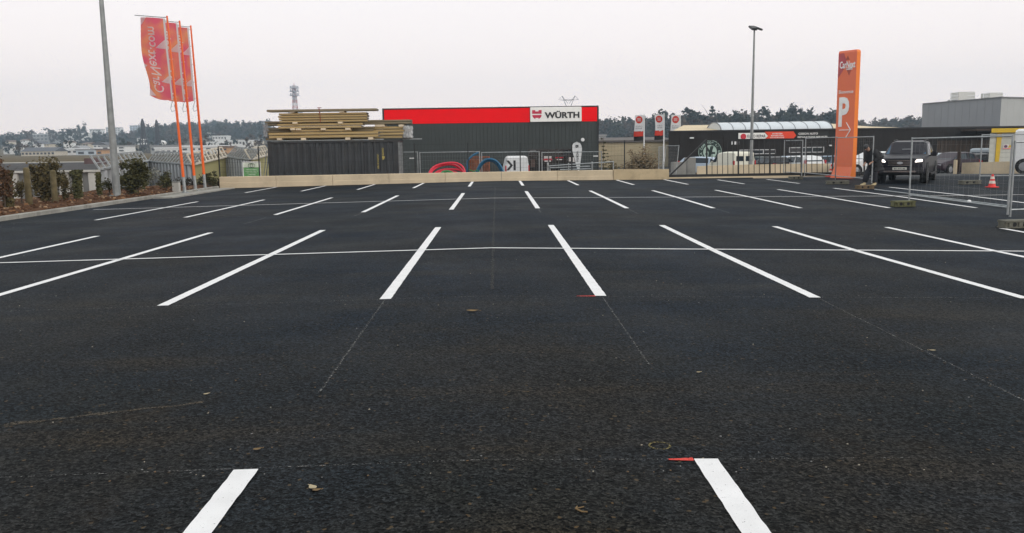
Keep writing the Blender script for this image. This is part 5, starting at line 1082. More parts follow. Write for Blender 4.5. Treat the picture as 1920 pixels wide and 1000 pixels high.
# ------------------------------------------------------------ black sliding gate
GY=42.35; A=W(1253,333,GY);B=W(1566,330,GY)
t=thing('sliding_gate','long black sliding gate with vertical bars and a diagonal tail','gate',(A.x,GY,zg(12,GY)))
zl=lambda px,y:W(px,y,GY)
P0,P1=zl(1252,331),zl(1640,325); T0,T1=zl(1325,262.5),zl(1640,259)
b=MB(); b.bar(P0,P1,.10,.17); b.build('bottom_beam',BLACK,t)
b=MB(); b.bar(zl(1325,262.5),T1,.06,.06); b.build('top_rail',BLACK,t)
b=MB(); b.bar(zl(1256,329),zl(1325,262.5),.07,.07); b.build('diagonal_brace',BLACK,t)
n=33
for i in range(n):
    u=i/(n-1); a=P0.lerp(P1,(1325-1252)/(1640-1252)+u*(1-(1325-1252)/(1640-1252))); c=T0.lerp(T1,u); MB().bar(a,c,.065 if i%6==0 else .028).build('bar',BLACK,t)
b=MB(); A=zl(1252,336.5);B=zl(1475,334); b.bbox(A.x,B.x+.6,GY-.28,GY+.25,-.35,A.z+.10,.02); tag(b.build('gate_foundation',WALLB),'low beige concrete strip under the black gate','foundation')
tag(MB().bbox(W(1412,336,41.9).x-4.3,W(1412,336,41.9).x,41.86,42.05,-.3,-.035,.02).build('gate_rail_strip',BLACK),'thin black channel in front of the gate foundation','channel')
# ------------------------------------------------------------ orange totem
Y=41.0; th=rad(57); c0=W(1591,332,Y); z=zg(c0.x,Y); topz=W(1590,94,Y).z
u=Vector((math.cos(th),-math.sin(th),0)); n_=Vector((-math.sin(th),-math.cos(th),0))   # width direction (towards us) and front normal
L0=W(1569,332,Y)
wdT=1.0; dT=.30
t=thing('parking_totem','tall orange parking totem sign with a white letter P','sign',(c0.x,Y,z))
cor=Vector((W(1592.5,330,Y).x,Y-.3,0))                 # near vertical edge
Pa=cor-u*wdT; Pb=cor; back=-n_*dT
def tz(h): return Vector((0,0,h))
lean=Vector((.0,0,0)); Pt=[Pa,Pb,Pb+back,Pa+back]; b=MB(); hs=[z,z+.55,z+1.2,topz-.10,topz]
rings=[]
for k,h in enumerate(hs):
    e=[.30,.02,0,0,-.06][k]; o=[Pa-u*e*.3+n_*e*.6,Pb+u*(0 if k<4 else -.05)+n_*e*.6,Pb+back+u*(0 if k<4 else -.05),Pa+back-u*e*.3]; rings.append([p+tz(h) for p in o])
b.v=[p for r in rings for p in r]; b.mi=[]
for k in range(len(hs)-1):
    for j in range(4): b.f.append((k*4+j,k*4+(j+1)%4,(k+1)*4+(j+1)%4,(k+1)*4+j)); b.mi.append(0 if j==0 else 1)
b.f.append(tuple(range(len(hs)*4-4,len(hs)*4))); b.mi.append(1)
body=b.build('body',[mat('totem front orange',(.84,.20,.080),.5,col2=(.80,.18,.11),scale=.4),mat('totem side orange',(.85,.20,.01),.4,var=.03)],t)
fc=lambda s,h:Pa.lerp(Pb,s)+tz(h)+n_*.012
zpx=lambda py:W(1582,py,Y).z
PK=mat('totem pink print',(.50,.09,.10),.45); TWH=mat('totem white print',(.95,.92,.90),.5)
def tpatch(poly,m,name):
    b=MB(); b.prism([(x*wdT,h) for x,h in poly],Pa+n_*.004,u,(0,0,1),n_*.006); return b.build(name,m,body)
tpatch([(.02,topz-.12),(.02,topz-1.3),(.5,topz-.62),(.3,topz-.12)],PK,'pink_triangle'); tpatch([(.45,zpx(128)),(.78,zpx(126)),(.62,zpx(142))],mat('totem dark triangle',(.42,.09,.06),.45),'dark_triangle'); tpatch([(.40,zpx(112)),(.62,zpx(112)),(.52,zpx(104))],mat('totem dark triangle',(.42,.09,.06),.45),'dark_triangle')
def ttext(s,py,w_,h_,sc=.5,bold=.02):
    b=MB(); put_text(b,s,fc(sc,zpx(py)),u,(0,0,1),w_,h_,.008,bold); return b.build('lettering',TWH,body)
ttext('CarNext',121,.84,.34,.52,.02); ttext('.com',129,.34,.12,.62); ttext('Bienvenue',172,.78,.17,.5,.005)
ttext('P',210,.56,1.42,.42,.035)
b=MB(); zc=zpx(244); b.bar(fc(.20,zc),fc(.82,zc),.03); b.bar(fc(.82,zc),fc(.58,zc+.36),.03); b.bar(fc(.82,zc),fc(.58,zc-.36),.03); b.build('arrow',TWH,body)
# ------------------------------------------------------------ cones
def cone(px,py,hpx,Y,label):
    q=W(px,py,Y); z=zg(q.x,Y); h=hpx/1570*Y; t=thing('traffic_cone',label,'traffic cone',(q.x,Y,z),group='traffic cones'); OR=mat('cone red plastic',(.70,.035,.03),.5); WB=mat('cone reflective band',(.70,.62,.55),.5)
    b=MB(); b.bbox(q.x-h*.36,q.x+h*.36,Y-h*.36,Y+h*.36,z,z+h*.07,.012); b.lathe([(h*.27,z+h*.07),(h*.25,z+h*.12),(h*.075,z+h*.97),(h*.05,z+h)],(q.x,Y,0),(0,0,1),20); k=b.build('body',OR,t,smooth=False)
    for a,c in((.30,.50),(.64,.82)):
        r=lambda f:h*(.25-(.175)*(f-.12)/.85)+.006; MB().lathe([(r(a),z+h*a),(r(c),z+h*c)],(q.x,Y,0),(0,0,1),20).build('white_band',WB,t)
cone(1860,349,25,31.5,'red and white traffic cone on the open asphalt near the kiosk'); cone(1559,331,24,42.8,'red traffic cone half hidden at the foot of the orange totem')
# ------------------------------------------------------------ site fences on the right with feet
FEET=mat('weathered fence foot',(.14,.135,.11),.95,var=.25,scale=4,bump=.4); FEETG=mat('mossy fence foot',(.13,.13,.065),.95,var=.25,scale=4,bump=.4)
def foot(c,ang,label,m=FEET,L=.68,wd=.24,h=.15):
    """concrete foot block with two recesses along each side"""
    c=Vector(c); T=Matrix.Translation((c.x,c.y,zg(c.x,c.y)+.004))@Matrix.Rotation(ang,4,'Z'); b=MB(); b.bbox(-L/2,L/2,-wd/2+.03,wd/2-.03,0,h,.02,T)
    b.bbox(-L/2,L/2,-wd/2,wd/2,h-.045,h+.002,.012,T); b.bbox(-L/2,L/2,-wd/2,wd/2,.004,.035,.01,T)
    for k in(-.40,-.08,.30): b.bbox(k*L,k*L+.10,-wd/2,wd/2,.03,h-.04,.008,T)
    for k in(-.22,.12): b.mat(1).cyl(T@Vector((k*L,-wd/2-.003,h*.52)),T@Vector((k*L,-wd/2+.04,h*.52)),h*.27,n=12)  # flat dark discs stand for the shade inside the holes
    return tag(b.build('concrete_block',[m,HOLESHADE]),label,'fence block',group='concrete feet of the site fences')
def run(p,q,ht,label,n1=20,n2=9):
    p=Vector(p);q=Vector(q); d=(q-p); L=math.hypot(d.x,d.y); z=zg(p.x,p.y)+.12; return frame_panel('site_fence',label,(p.x,p.y,z),(d.x,d.y,0),L,ht,0,'site fence panels on the car park',n1=n1,n2=n2,r=.024,wr=.0012)
ga=G(1469,333);gb=G(1503,335);gc=G(1566,342);gd=G(1634,350); P1_=G(1704,384);P3_=G(1888,417);P2_=G(1836,343)
ht=lambda g,px,py:W(px,py,g.y).z-zg(g.x,g.y)-.12
run(ga,gb,ht(ga,1469,263),'short wire fence panel in front of the gate'); gb2=gb+Vector((.12,-.05,0))
run(gb2,gc,ht(gb,1508,258.5),'wire fence panel just left of the totem'); run(gc,gd,ht(gc,1566,257.5),'wire fence panel passing in front of the orange totem')
P1b=Vector((P1_.x,P1_.y,0)); run(P1_,P3_,ht(P1_,1712,258),'wire fence panel nearest to us on the right, in front of the pickup'); 
q=P2_+Vector((3.4,-.4,0)); run(P2_,q,ht(P2_,1836,252),'far wire fence panel in front of the yellow kiosk'); q3=P3_+Vector((3.4,.6,0)); run(P3_+Vector((.06,0,0)),q3,ht(P3_,1899,264),'wire fence panel cut by the right edge of the photo')
foot(G(1492,337),.15,'concrete fence foot in front of the black gate'); foot(G(1570,346),.05,'concrete fence foot left of the totem base',L=.95); foot(G(1621,355),.1,'brownish fence foot under the standing man',mat('brown fence foot',(.16,.115,.07),.95,var=.2)); foot(G(1693,388),.1,'mossy concrete fence foot at the nearest left fence post',FEETG,.62,.26,.16); foot(G(1906,428),.12,'dark concrete fence foot at the right edge',FEET,.72,.28,.17); foot(G(1818,346),.2,'long dark fence foot left of the traffic cone',FEET,.95,.25,.16)
g=G(1640,357);g2=G(1893,389); b=MB(); b.cyl((g.x,g.y,zg(g.x,g.y)+.03),(g2.x,g2.y,zg(g2.x,g2.y)+.03),.022,n=6); tag(b.build('steel_tube',GALV),'long grey steel tube lying on the asphalt beside the fence feet','tube')
# ------------------------------------------------------------ litter on the asphalt
LEAF=mat('pale dry leaf',(.34,.28,.18),.8,var=.3,scale=20); LEAFB=mat('brown dry leaf',(.17,.11,.05),.85,var=.3,scale=20)
def leaf(px,py,s,a,m,label,curl=.4):
    s*=.72
    g=G(px,py); T=Matrix.Translation((g.x,g.y,zg(g.x,g.y)+.004))@Matrix.Rotation(a,4,'Z'); b=MB(); n=8; vs=[]
    for i in range(n+1):
        u=i/n; w_=s*.28*math.sin(math.pi*u**.8)+s*.02; z=curl*s*(u-.5)**2+.003
        vs+=[T@Vector((s*(u-.5),-w_,z+curl*w_*.6)),T@Vector((s*(u-.5),0,z)),T@Vector((s*(u-.5),w_,z+curl*w_*.6))]
    b.add(vs,[(3*i+j,3*i+j+1,3*i+j+4,3*i+j+3) for i in range(n) for j in(0,1)]); b.tube([T@Vector((s*.5,0,.004)),T@Vector((s*.72,s*.05,.006))],.0018,5)
    o=b.build('dry_leaf',m); o.modifiers.new('thickness','SOLIDIFY').thickness=.001; return tag(o,label,'leaf',group='leaves on the asphalt')
leaf(586,917,.085,2.2,LEAF,'pale curled dry leaf right of the lower left bay line'); leaf(594,922,.06,.4,LEAFB,'small brown leaf touching the pale curled leaf'); leaf(387,741,.06,.9,LEAF,'tiny pale leaf alone on the left asphalt'); leaf(1310,700,.05,.3,LEAF,'tiny light leaf in the middle right asphalt'); leaf(886,585,.17,.1,LEAFB,'brown leaf sprig below the middle bay line'); leaf(1748,659,.07,2.7,LEAF,'pale leaf on the chalk line at the right'); leaf(483,845,.07,.6,LEAFB,'thin brown leaf above the end of the lower left bay line')
b=MB(); g=G(1092,958); T=lambda x,y,z=.006:Vector((g.x+x,g.y+y,zg(g.x,g.y)+z)); b.tube([T(-.02,.035),T(-.03,.012),T(-.005,-.02),T(.02,-.025)],.0035,6); b.tube([T(-.03,.012),T(.01,.03)],.0028,6); tag(b.build('twig',LEAFB),'small forked twig left of the lower right bay line','twig')
R=random.Random(77); b=MB()
for i in range(320):
    Y=4+26*R.random()**2.2; x=R.uniform(-.62,.62)*Y; s=R.uniform(.0012,.0035)*(1+Y*.02); b.mat(R.randrange(3)); T_=Matrix.Translation((x,Y,zg(x,Y)+s*.5))@Matrix.Rotation(R.uniform(0,6),4,'Z')@Matrix.Rotation(R.uniform(-.5,.5),4,'X'); b.box(-s*1.4,s*1.4,-s,s,-s*.6,s*.6,T_)
tag(b.build('grit',[mat('pale grit',(.30,.27,.22),.9),mat('brown grit',(.14,.09,.05),.9),mat('grey grit',(.18,.18,.18),.9)]),kind='stuff')
q=G(1817,381); tag(MB().ball((q.x,q.y,zg(q.x,q.y)+.045),(.06,.05,.05)).build('white_stone',WHITEP),'small white lump on the asphalt between the fence posts','stone')
# ------------------------------------------------------------ vehicles
def car_body(st):
    rings=[]
    for (y,zb,zbelt,zt2,w_,wt_) in st:
        h=[(w_*.80,zb),(w_*.97,zb+.07),(w_,lerp(zb,zbelt,.45)),(w_*.965,zbelt),(wt_+.02,lerp(zbelt,zt2,.90)),(wt_*.80,zt2)]
        rings.append([Vector((x,y,z)) for x,z in h]+[Vector((-x,y,z)) for x,z in h[::-1]])
    return rings
def loft(b,rings):
    n=len(rings[0]); o=len(b.v); b.v+=[p for r in rings for p in r]; N=len(rings)
    for i in range(N-1):
        for j in range(n): b.f.append((o+i*n+j,o+i*n+(j+1)%n,o+(i+1)*n+(j+1)%n,o+(i+1)*n+j)); b.mi.append(b.m)
    b.f.append(tuple(o+j for j in range(n))[::-1]); b.f.append(tuple(o+(N-1)*n+j for j in range(n))); b.mi+=[b.m]*2
def glass_quad(b,P,k=.90,off=.012,kv=None):
    c=sum(P,Vector())/len(P); n=(P[1]-P[0]).cross(P[-1]-P[0]).normalized()
    if n.dot(c-Vector((0,c.y*.6,.7)))<0: n=-n
    b.add([c+(p-c)*k+n*off for p in P],[tuple(range(len(P)))])
SHAPES={
 'hatch':dict(L=4.1,r=.31,ax=(-1.28,1.25),st=[(-2.05,.38,.52,.60,.60,.50),(-1.97,.24,.66,.74,.80,.64),(-1.3,.20,.84,.93,.87,.74),(-.98,.20,.92,.99,.87,.76),(-.12,.20,.94,1.43,.87,.66),(.75,.20,.95,1.47,.87,.66),(1.55,.20,.97,1.38,.86,.64),(1.97,.28,1.0,1.04,.82,.70),(2.05,.36,.72,.78,.78,.66)],ws=(3,4),rear=(6,7),sides=((3,4),(4,5),(5,6))),
 'wagon':dict(L=4.6,r=.32,ax=(-1.42,1.35),st=[(-2.3,.38,.52,.60,.60,.50),(-2.2,.24,.66,.74,.82,.64),(-1.5,.20,.84,.92,.88,.74),(-1.15,.20,.92,.98,.88,.77),(-.3,.20,.94,1.43,.88,.67),(.9,.20,.95,1.48,.88,.67),(1.85,.20,.97,1.42,.87,.66),(2.22,.26,1.0,1.04,.84,.72),(2.3,.34,.72,.80,.80,.70)],ws=(3,4),rear=(6,7),sides=((3,4),(4,5),(5,6))),
 'van':dict(L=4.3,r=.32,ax=(-1.35,1.35),st=[(-2.15,.40,.60,.70,.66,.55),(-2.05,.24,.80,.90,.84,.68),(-1.5,.20,.98,1.08,.89,.78),(-1.2,.20,1.02,1.14,.90,.80),(-.45,.20,1.05,1.76,.90,.72),(.6,.20,1.05,1.84,.90,.74),(2.0,.20,1.05,1.83,.90,.74),(2.13,.24,1.05,1.72,.88,.72),(2.15,.34,1.02,1.60,.86,.70)],ws=(3,4),rear=None,sides=((3,4),)),
 'bigvan':dict(L=5.4,r=.36,ax=(-1.75,1.75),st=[(-2.7,.42,.75,.85,.75,.62),(-2.6,.26,.95,1.05,.93,.76),(-2.1,.22,1.15,1.25,.98,.86),(-1.8,.22,1.22,1.34,.99,.88),(-.9,.22,1.25,2.30,.99,.84),(.6,.22,1.25,2.42,.99,.86),(2.55,.22,1.25,2.42,.99,.86),(2.68,.28,1.25,2.34,.97,.85),(2.7,.36,1.2,2.2,.95,.82)],ws=(3,4),rear=None,sides=((3,4),)),
 'saloon':dict(L=4.5,r=.32,ax=(-1.4,1.32),st=[(-2.25,.38,.52,.60,.62,.52),(-2.15,.24,.66,.74,.82,.66),(-1.45,.20,.84,.92,.88,.76),(-1.05,.20,.92,.98,.88,.78),(-.15,.20,.94,1.40,.88,.66),(.7,.20,.95,1.43,.88,.66),(1.4,.20,.97,1.22,.87,.66),(1.75,.22,.98,1.03,.86,.74),(2.15,.28,.96,1.00,.84,.72),(2.25,.36,.70,.78,.78,.66)],ws=(3,4),rear=(5,7),sides=((3,4),(4,5),(5,6)))}
GLS=mat('car glass',(.012,.020,.030),.10,var=.1,spec=.35); TYRE=mat('tyre rubber',(.013,.013,.014),.85); RIM=mat('alloy rim',(.30,.31,.33),.35,metal=.7); ARCH=mat('dark wheel arch',(.008,.008,.009),.9); HL=mat('headlight glass',(.55,.57,.60),.15,spec=.7); TL=mat('tail light red',(.45,.012,.02),.25); PLATE=mat('number plate',(.70,.69,.64),.5)
def wheel(t,x,y,r,wd=.20,rim=RIM,sub=True):
    s=1 if x>0 else -1; ax=Vector((s,0,0)); w_=MB().lathe([(r*.62,-wd),(r*.95,-wd),(r,-wd*.85),(r,-wd*.12),(r*.93,0),(r*.66,.004)],(x,y,r),ax,22).build('wheel',TYRE,t,local=True)
    b=MB().lathe([(r*.66,.006),(r*.60,.012),(r*.56,-.02)],(x,y,r),ax,20)
    for k in range(5):
        a=k*1.2566; T=Matrix.Translation((x+s*.004,y,r))@Matrix.Rotation(a,4,'X'); b.box(-.012,.014,-r*.07,r*.07,.04*r,r*.60,T)
    b.build('rim',rim,w_,local=True)
def car(kind,paint,loc,rz,label,name='parked_car',cat='car',group='cars parked by the garage',roofbars=False,txt=None):
    D=SHAPES[kind]; t=thing(name,label,cat,loc,rz,group); st=D['st']; R_=car_body(st); b=MB(); loft(b,R_); b.build('body',paint,t,local=True,smooth=False)
    L2=D['L']/2; r=D['r']; wm=max(s[4] for s in st)
    b=MB(); a,c=R_[D['ws'][0]],R_[D['ws'][1]]; glass_quad(b,[a[4],c[4],c[7],a[7]],.92); b.build('windscreen',GLS,t,local=True)
    if D['rear']: b=MB(); a,c=R_[D['rear'][0]],R_[D['rear'][1]]; glass_quad(b,[a[4],c[4],c[7],a[7]],.88); b.build('rear_window',GLS,t,local=True)
    for sd in(0,1):
        for i,j in D['sides']:
            b=MB(); a,c=R_[i],R_[j]; P=[a[3],c[3],c[4],a[4]] if sd==0 else [a[8],c[8],c[7],a[7]]; glass_quad(b,P,.86,.010); b.build('side_window',GLS,t,local=True)
    for s in(-1,1):
        for y in D['ax']:
            b=MB(); b.cyl((s*(wm*.90),y,r*1.04),(s*(wm+.006),y,r*1.04),r+.065,n=24); b.build('wheel_arch',ARCH,t,local=True); wheel(t,s*(wm+.02),y,r)
        f=st[1]; b=MB(); b.bbox(s*f[4]*.62-.19,s*f[4]*.62+.19,-L2+.02,-L2+.20,f[2]-.10,f[2]+.04,.04); b.build('headlight',HL,t,local=True)
        g=st[-2]; zt3=g[2]; b=MB()
        if kind in('van','bigvan','wagon'): b.bbox(s*g[4]*.93-.07,s*g[4]*.93+.05,L2-.16,L2+.01,zt3-.32,zt3+.16,.02)
        else: b.bbox(s*g[4]*.78-.15,s*g[4]*.78+.15,L2-.14,L2+.005,zt3-.24,zt3-.04,.03)
        b.build('tail_light',TL,t,local=True)
        c4=R_[D['ws'][0]][3 if s>0 else 8]; b=MB(); b.bbox(c4.x+s*.02-.0,c4.x+s*.20,c4.y+.18,c4.y+.28,c4.z-.02,c4.z+.13,.03) if s>0 else b.bbox(c4.x-.20,c4.x-.02,c4.y+.18,c4.y+.28,c4.z-.02,c4.z+.13,.03); b.build('wing_mirror',paint,t,local=True)
    for y,zz in((-L2+.0,.48),(L2-.01,.62)):
        MB().bbox(-.26,.26,y-.012 if y<0 else y,y if y<0 else y+.022,zz-.055,zz+.055,.005).build('number_plate',PLATE,t,local=True)
    MB().bbox(-st[1][4]*.72,st[1][4]*.72,-L2-.012,-L2+.25,.26,.42,.03).build('bumper_grille',ARCH,t,local=True); g=st[-2]; MB().bbox(-g[4]*.93,g[4]*.93,L2-.22,L2+.03,.34,.54,.04).build('rear_bumper',paint if kind not in('van','bigvan') else ARCH,t,local=True)
    if kind in('van','bigvan'):
        z0,z1=st[-2][2]+.10,st[-2][3]-.18
        for s in(-1,1): MB().bbox(s*.37-.30,s*.37+.30,L2-.02,L2+.012,z0,z1,.05).build('rear_window',GLS,t,local=True)
    return t
paint=lambda n,c,m=0:mat(n,c,.4,metal=m,var=.05,coat=0,spec=.25,scale=2,dirt=.1)
PW=paint('white car paint',(.70,.71,.72)); PS=paint('silver blue car paint',(.34,.38,.42),.3); PG=paint('dark green car paint',(.025,.045,.045)); PD=paint('near black car paint',(.018,.018,.021)); PB=paint('blue grey car paint',(.20,.27,.36)); PM=paint('dark plum car paint',(.026,.014,.024)); PGR=paint('grey car paint',(.17,.18,.19)); PLB=paint('pale blue car paint',(.42,.50,.60)); PCR=paint('cream white van paint',(.74,.72,.62))
def park(kind,p,px,Y,rz,label,**k): q=W(px,310,Y); car(kind,p,(q.x,Y,zg(q.x,Y)),rz,label,**k)
# white delivery van in the trade building yard
Y=62.0; q=W(967,310,Y); z=zg(q.x,Y); vt=thing('delivery_van','small white delivery van showing its rear doors with a dark angular mark','van',(q.x,Y+2.1,z),rad(180+3),None)
car_rz=rad(180)
D=SHAPES['van']; st=D['st']; R_=car_body(st); b=MB(); loft(b,R_); b.build('body',PW,vt,local=True)
for s in(-1,1):
    MB().bbox(s*.405-.385,s*.405+.385,2.12,2.165,.42,1.66,.05).build('rear_door',PW,vt,local=True); MB().bbox(s*.84-.06,s*.84+.05,2.03,2.16,.70,1.15,.02).build('tail_light',TL,vt,local=True)
    for y in D['ax']: MB().cyl((s*.8,y,.33),(s*.907,y,.33),.385,n=24).build('wheel_arch',ARCH,vt,local=True); wheel(vt,s*.92,y,.32)
    MB().bbox(s*.97-.09,s*.97+.09,-1.0,-.9,1.05,1.25,.03).build('wing_mirror',ARCH,vt,local=True)
MB().bbox(-.85,.85,2.10,2.20,.34,.50,.03).build('rear_bumper',ARCH,vt,local=True); MB().bbox(-.42,.05,2.166,2.18,.56,.66,.004).build('number_plate',mat('dark plate',(.05,.03,.03),.5),vt,local=True); MB().bbox(.22,.40,2.166,2.185,.58,.64,.006).build('door_handle',ARCH,vt,local=True)
b=MB(); K=[[(.0,-.36),(.0,.36),(.16,.36),(.16,-.36)],[(.16,.0),(.46,.36),(.66,.36),(.36,0),(.66,-.36),(.46,-.36)]]
b.prism(K[0],(.12,2.170,1.16),(1,0,0),(0,0,1),(0,.012,0)); b.prism([(x-.10,y) for x,y in K[1]],(.26,2.170,1.16),(1,0,0),(0,0,1),(0,.010,0)); b.build('emblem',mat('van dark print',(.015,.013,.014),.5),vt,local=True)
b=MB(); a,c=R_[3],R_[4]; glass_quad(b,[a[4],c[4],c[7],a[7]],.92); b.build('windscreen',GLS,vt,local=True)
# row in front of the garage
park('wagon',PLB,1328,68,rad(60),'pale blue car half hidden under the round green sign')
park('van',PCR,1369,62,rad(192),'cream white van with dark rear windows left of the mast',name='parked_van',cat='van')
park('hatch',PG,1406,66,rad(225),'dark green car right behind the floodlight mast')
park('hatch',PD,1442,63,rad(190),'near black car with a red tail light right of the mast')
park('hatch',PLB,1463,67,rad(215),'pale blue car between the black car and the white estate')
park('wagon',PW,1497,61.5,rad(190),'white estate car showing its rear behind the gate')
park('hatch',PM,1527,66,rad(200),'dark plum car right of the white estate')
park('wagon',PB,1556,64,rad(205),'blue grey car just left of the totem')
park('hatch',PD,1616,62,rad(80),'dark car behind the white saloon',group=None)
park('saloon',PW,1632,50,rad(-83),'white saloon side on between totem and pickup',group=None)
# cars by the road on the right
park('hatch',PS,1752,60,rad(-55),'silver car just right of the pickup',group='cars parked by the road')
park('hatch',PM,1782,58,rad(-62),'dark plum hatchback parked side on right of the pickup',group='cars parked by the road')
park('hatch',PD,1820,62,rad(185),'near black car seen from behind above the low kiosk wall',group='cars parked by the road')
park('van',PS,1838,68,rad(150),'silver people carrier behind the black car near the kiosk',name='parked_van',cat='van',group='cars parked by the road')
park('hatch',PB,1768,66,rad(-50),'blue grey car half hidden behind the plum hatchback',group='cars parked by the road')
SHAPES['boxvan']=dict(SHAPES['bigvan'],ax=(-1.75,2.2))
q0=W(1898,325,47); qx,qy=q0.x+2.72*.85,47-2.72*.53; car('boxvan',PW,(qx,qy,zg(qx,qy)),rad(58),'big white panel van entering at the right edge',name='parked_van',cat='van',group=None)
q=W(1622,284,61.5); tag(MB().bbox(q.x-.22,q.x+.22,61,61.1,q.z-.28,q.z+.05,.03).build('roof_sign',WHITEP),'small white box sign on the roof of the dark car','roof sign')
# ------------------------------------------------------------ dark pickup facing us
Y=35.2; q=W(1693,345,Y); z=zg(q.x,Y)
PK_=mat('black plum pickup paint',(.010,.009,.015),.36,var=.05,coat=.02,spec=.18,scale=2)
t=thing('pickup_truck','dark pickup truck facing us with its headlights lit','pickup',(q.x+1.12,Y+1.9,z),rad(-33))
st=[(-2.62,.55,.74,.92,.66,.58),(-2.55,.42,.88,1.06,.86,.74),(-2.25,.36,.98,1.14,.93,.80),(-1.3,.36,1.06,1.18,.94,.82),(-1.02,.36,1.10,1.22,.94,.82),(-.22,.36,1.13,1.74,.94,.70),(.55,.36,1.13,1.80,.94,.71),(1.15,.36,1.13,1.76,.94,.69),(1.42,.36,1.13,1.18,.94,.86),(2.55,.40,1.13,1.17,.93,.87),(2.62,.46,1.08,1.12,.90,.84)]
R_=car_body(st); b=MB(); loft(b,R_); body=b.build('body',PK_,t,local=True)
b=MB(); a,c=R_[4],R_[5]; glass_quad(b,[a[4],c[4],c[7],a[7]],.94,.010); b.build('windscreen',mat('windscreen painted sky reflection',(.045,.105,.18),.12,var=.4,spec=.25,scale=1.5),t,local=True)  # blue sky reflection is put into the windscreen's base colour
for sd in(0,1):
    for i,j in((4,5),(5,6),(6,7)):
        b=MB(); a,c=R_[i],R_[j]; P_q=[a[3],c[3],c[4],a[4]] if sd==0 else [a[8],c[8],c[7],a[7]]; glass_quad(b,P_q,.84,.010); b.build('side_window',GLS,t,local=True)
FL=MATS.get('lit headlight') or mat('lit headlight',(.9,.85,.8),.2,emit=((1,.90,.82),5.0))
CHR=mat('grille chrome',(.24,.21,.20),.25,metal=.8); BLK2=mat('black grille',(.007,.006,.006),.6)
gr=MB().bbox(-.50,.50,-2.66,-2.50,.72,1.02,.04).build('grille',BLK2,t,local=True)
b=MB()
for zz in(.78,.87,.96): b.bbox(-.47,.47,-2.685,-2.655,zz-.018,zz+.018,.006)
b.build('grille_bar',CHR,gr,local=True); b=MB(); b.lathe([(.02,-.03),(.10,-.03),(.115,-.01),(.11,0)],(0,-2.68,.87),(0,1,0),20); e=b.build('oval_emblem',mat('emblem silver',(.5,.52,.56),.3,metal=.5),gr,local=True)
for v in e.data.vertices: v.co.x*=1.0; v.co.z=.87+(v.co.z-.87)*.45
for s in(-1,1):
    h=MB().bbox(s*.69-.17,s*.69+.17,-2.63,-2.38,.86,1.04,.05).build('headlight',mat('dark headlight glass',(.10,.10,.11),.1,spec=.8),t,local=True)
    MB().prism([(-.13*s,-.045),(.14*s,-.02),(.15*s,.07),(-.05*s,.065)],(s*.69,-2.636,.95),(1,0,0),(0,0,1),(0,-.012,0)).build('lit_lamp',FL,h,local=True)
    MB().bbox(s*.70-.12,s*.70+.12,-2.66,-2.52,.53,.62,.03).build('fog_light',mat('fog light',(.42,.42,.43),.2),t,local=True)
    m_=MB().bbox(s*1.10-.13,s*1.10+.13,-.98,-.84,1.13,1.34,.05).build('wing_mirror',PK_,t,local=True); MB().bar((s*.9,-.85,1.14),(s*1.05,-.9,1.18),.05).build('mirror_arm',BLK2,m_,local=True)
    MB().cyl((s*.62,-.30,1.80),(s*.62,1.0,1.84),.022,n=8).build('roof_rail',BLK2,t,local=True)
    for y in(-1.62,1.60):
        MB().cyl((s*.84,y,.42),(s*.955,y,.42),.47,n=26).build('wheel_arch',BLK2,t,local=True); wheel(t,s*.965,y,.39,.26,mat('dark alloy rim',(.10,.10,.105),.4,metal=.6))
    MB().bbox(s*.96-.04,s*.96+.08,-1.0,.95,.34,.42,.02).build('side_step',BLK2,t,local=True)
MB().bbox(-.88,.88,-2.70,-2.42,.44,.70,.06).build('bumper',mat('plum black bumper',(.016,.014,.017),.4),t,local=True)
MB().bbox(-.62,.62,-2.72,-2.69,.49,.55,.012).build('skid_strip',CHR,t,local=True)
pl=MB().bbox(-.27,.27,-2.725,-2.70,.585,.69,.006).build('number_plate',PLATE,t,local=True)
b=MB(); put_text(b,'BX-975-BE',(0,-2.728,.637),(1,0,0),(0,0,1),.44,.065,.004,.02); b.build('lettering',mat('plate letters',(.02,.02,.02),.6),pl,local=True)
for s in(-1,1): b=MB(); c=R_[4][4]; b.bar((s*.10,-.99,1.24),(s*.55,-.95,1.27),.02); b.build('wiper',BLK2,t,local=True)
MB().bbox(-.18,.18,-.78,-.77,1.42,1.44,.002).build('windscreen_sticker',mat('pale sticker',(.4,.42,.45),.5),t,local=True)
# ------------------------------------------------------------ the man
Y=33.6; q=W(1636,352,Y); z0=zg(q.x,Y)+.0
JK=mat('black jacket cloth',(.014,.014,.016),.85,var=.4,scale=9,bump=.4,bscale=25); TR_=mat('dark work trousers',(.020,.021,.027),.9,var=.35,scale=8); SKIN=mat('skin',(.42,.25,.18),.6,var=.06); BOOT=mat('tan work boots',(.50,.41,.24),.8,var=.12,scale=10); SOLE=mat('boot sole',(.06,.05,.04),.9); CAP=mat('grey knit cap',(.06,.062,.066),.95,var=.25,scale=30,bump=.5); HAIR=mat('dark hair',(.015,.011,.008),.8)
man=thing('person','man in black jacket, grey knit cap and tan boots leaning forward by the pickup','person',(q.x,Y,z0),rad(-68))
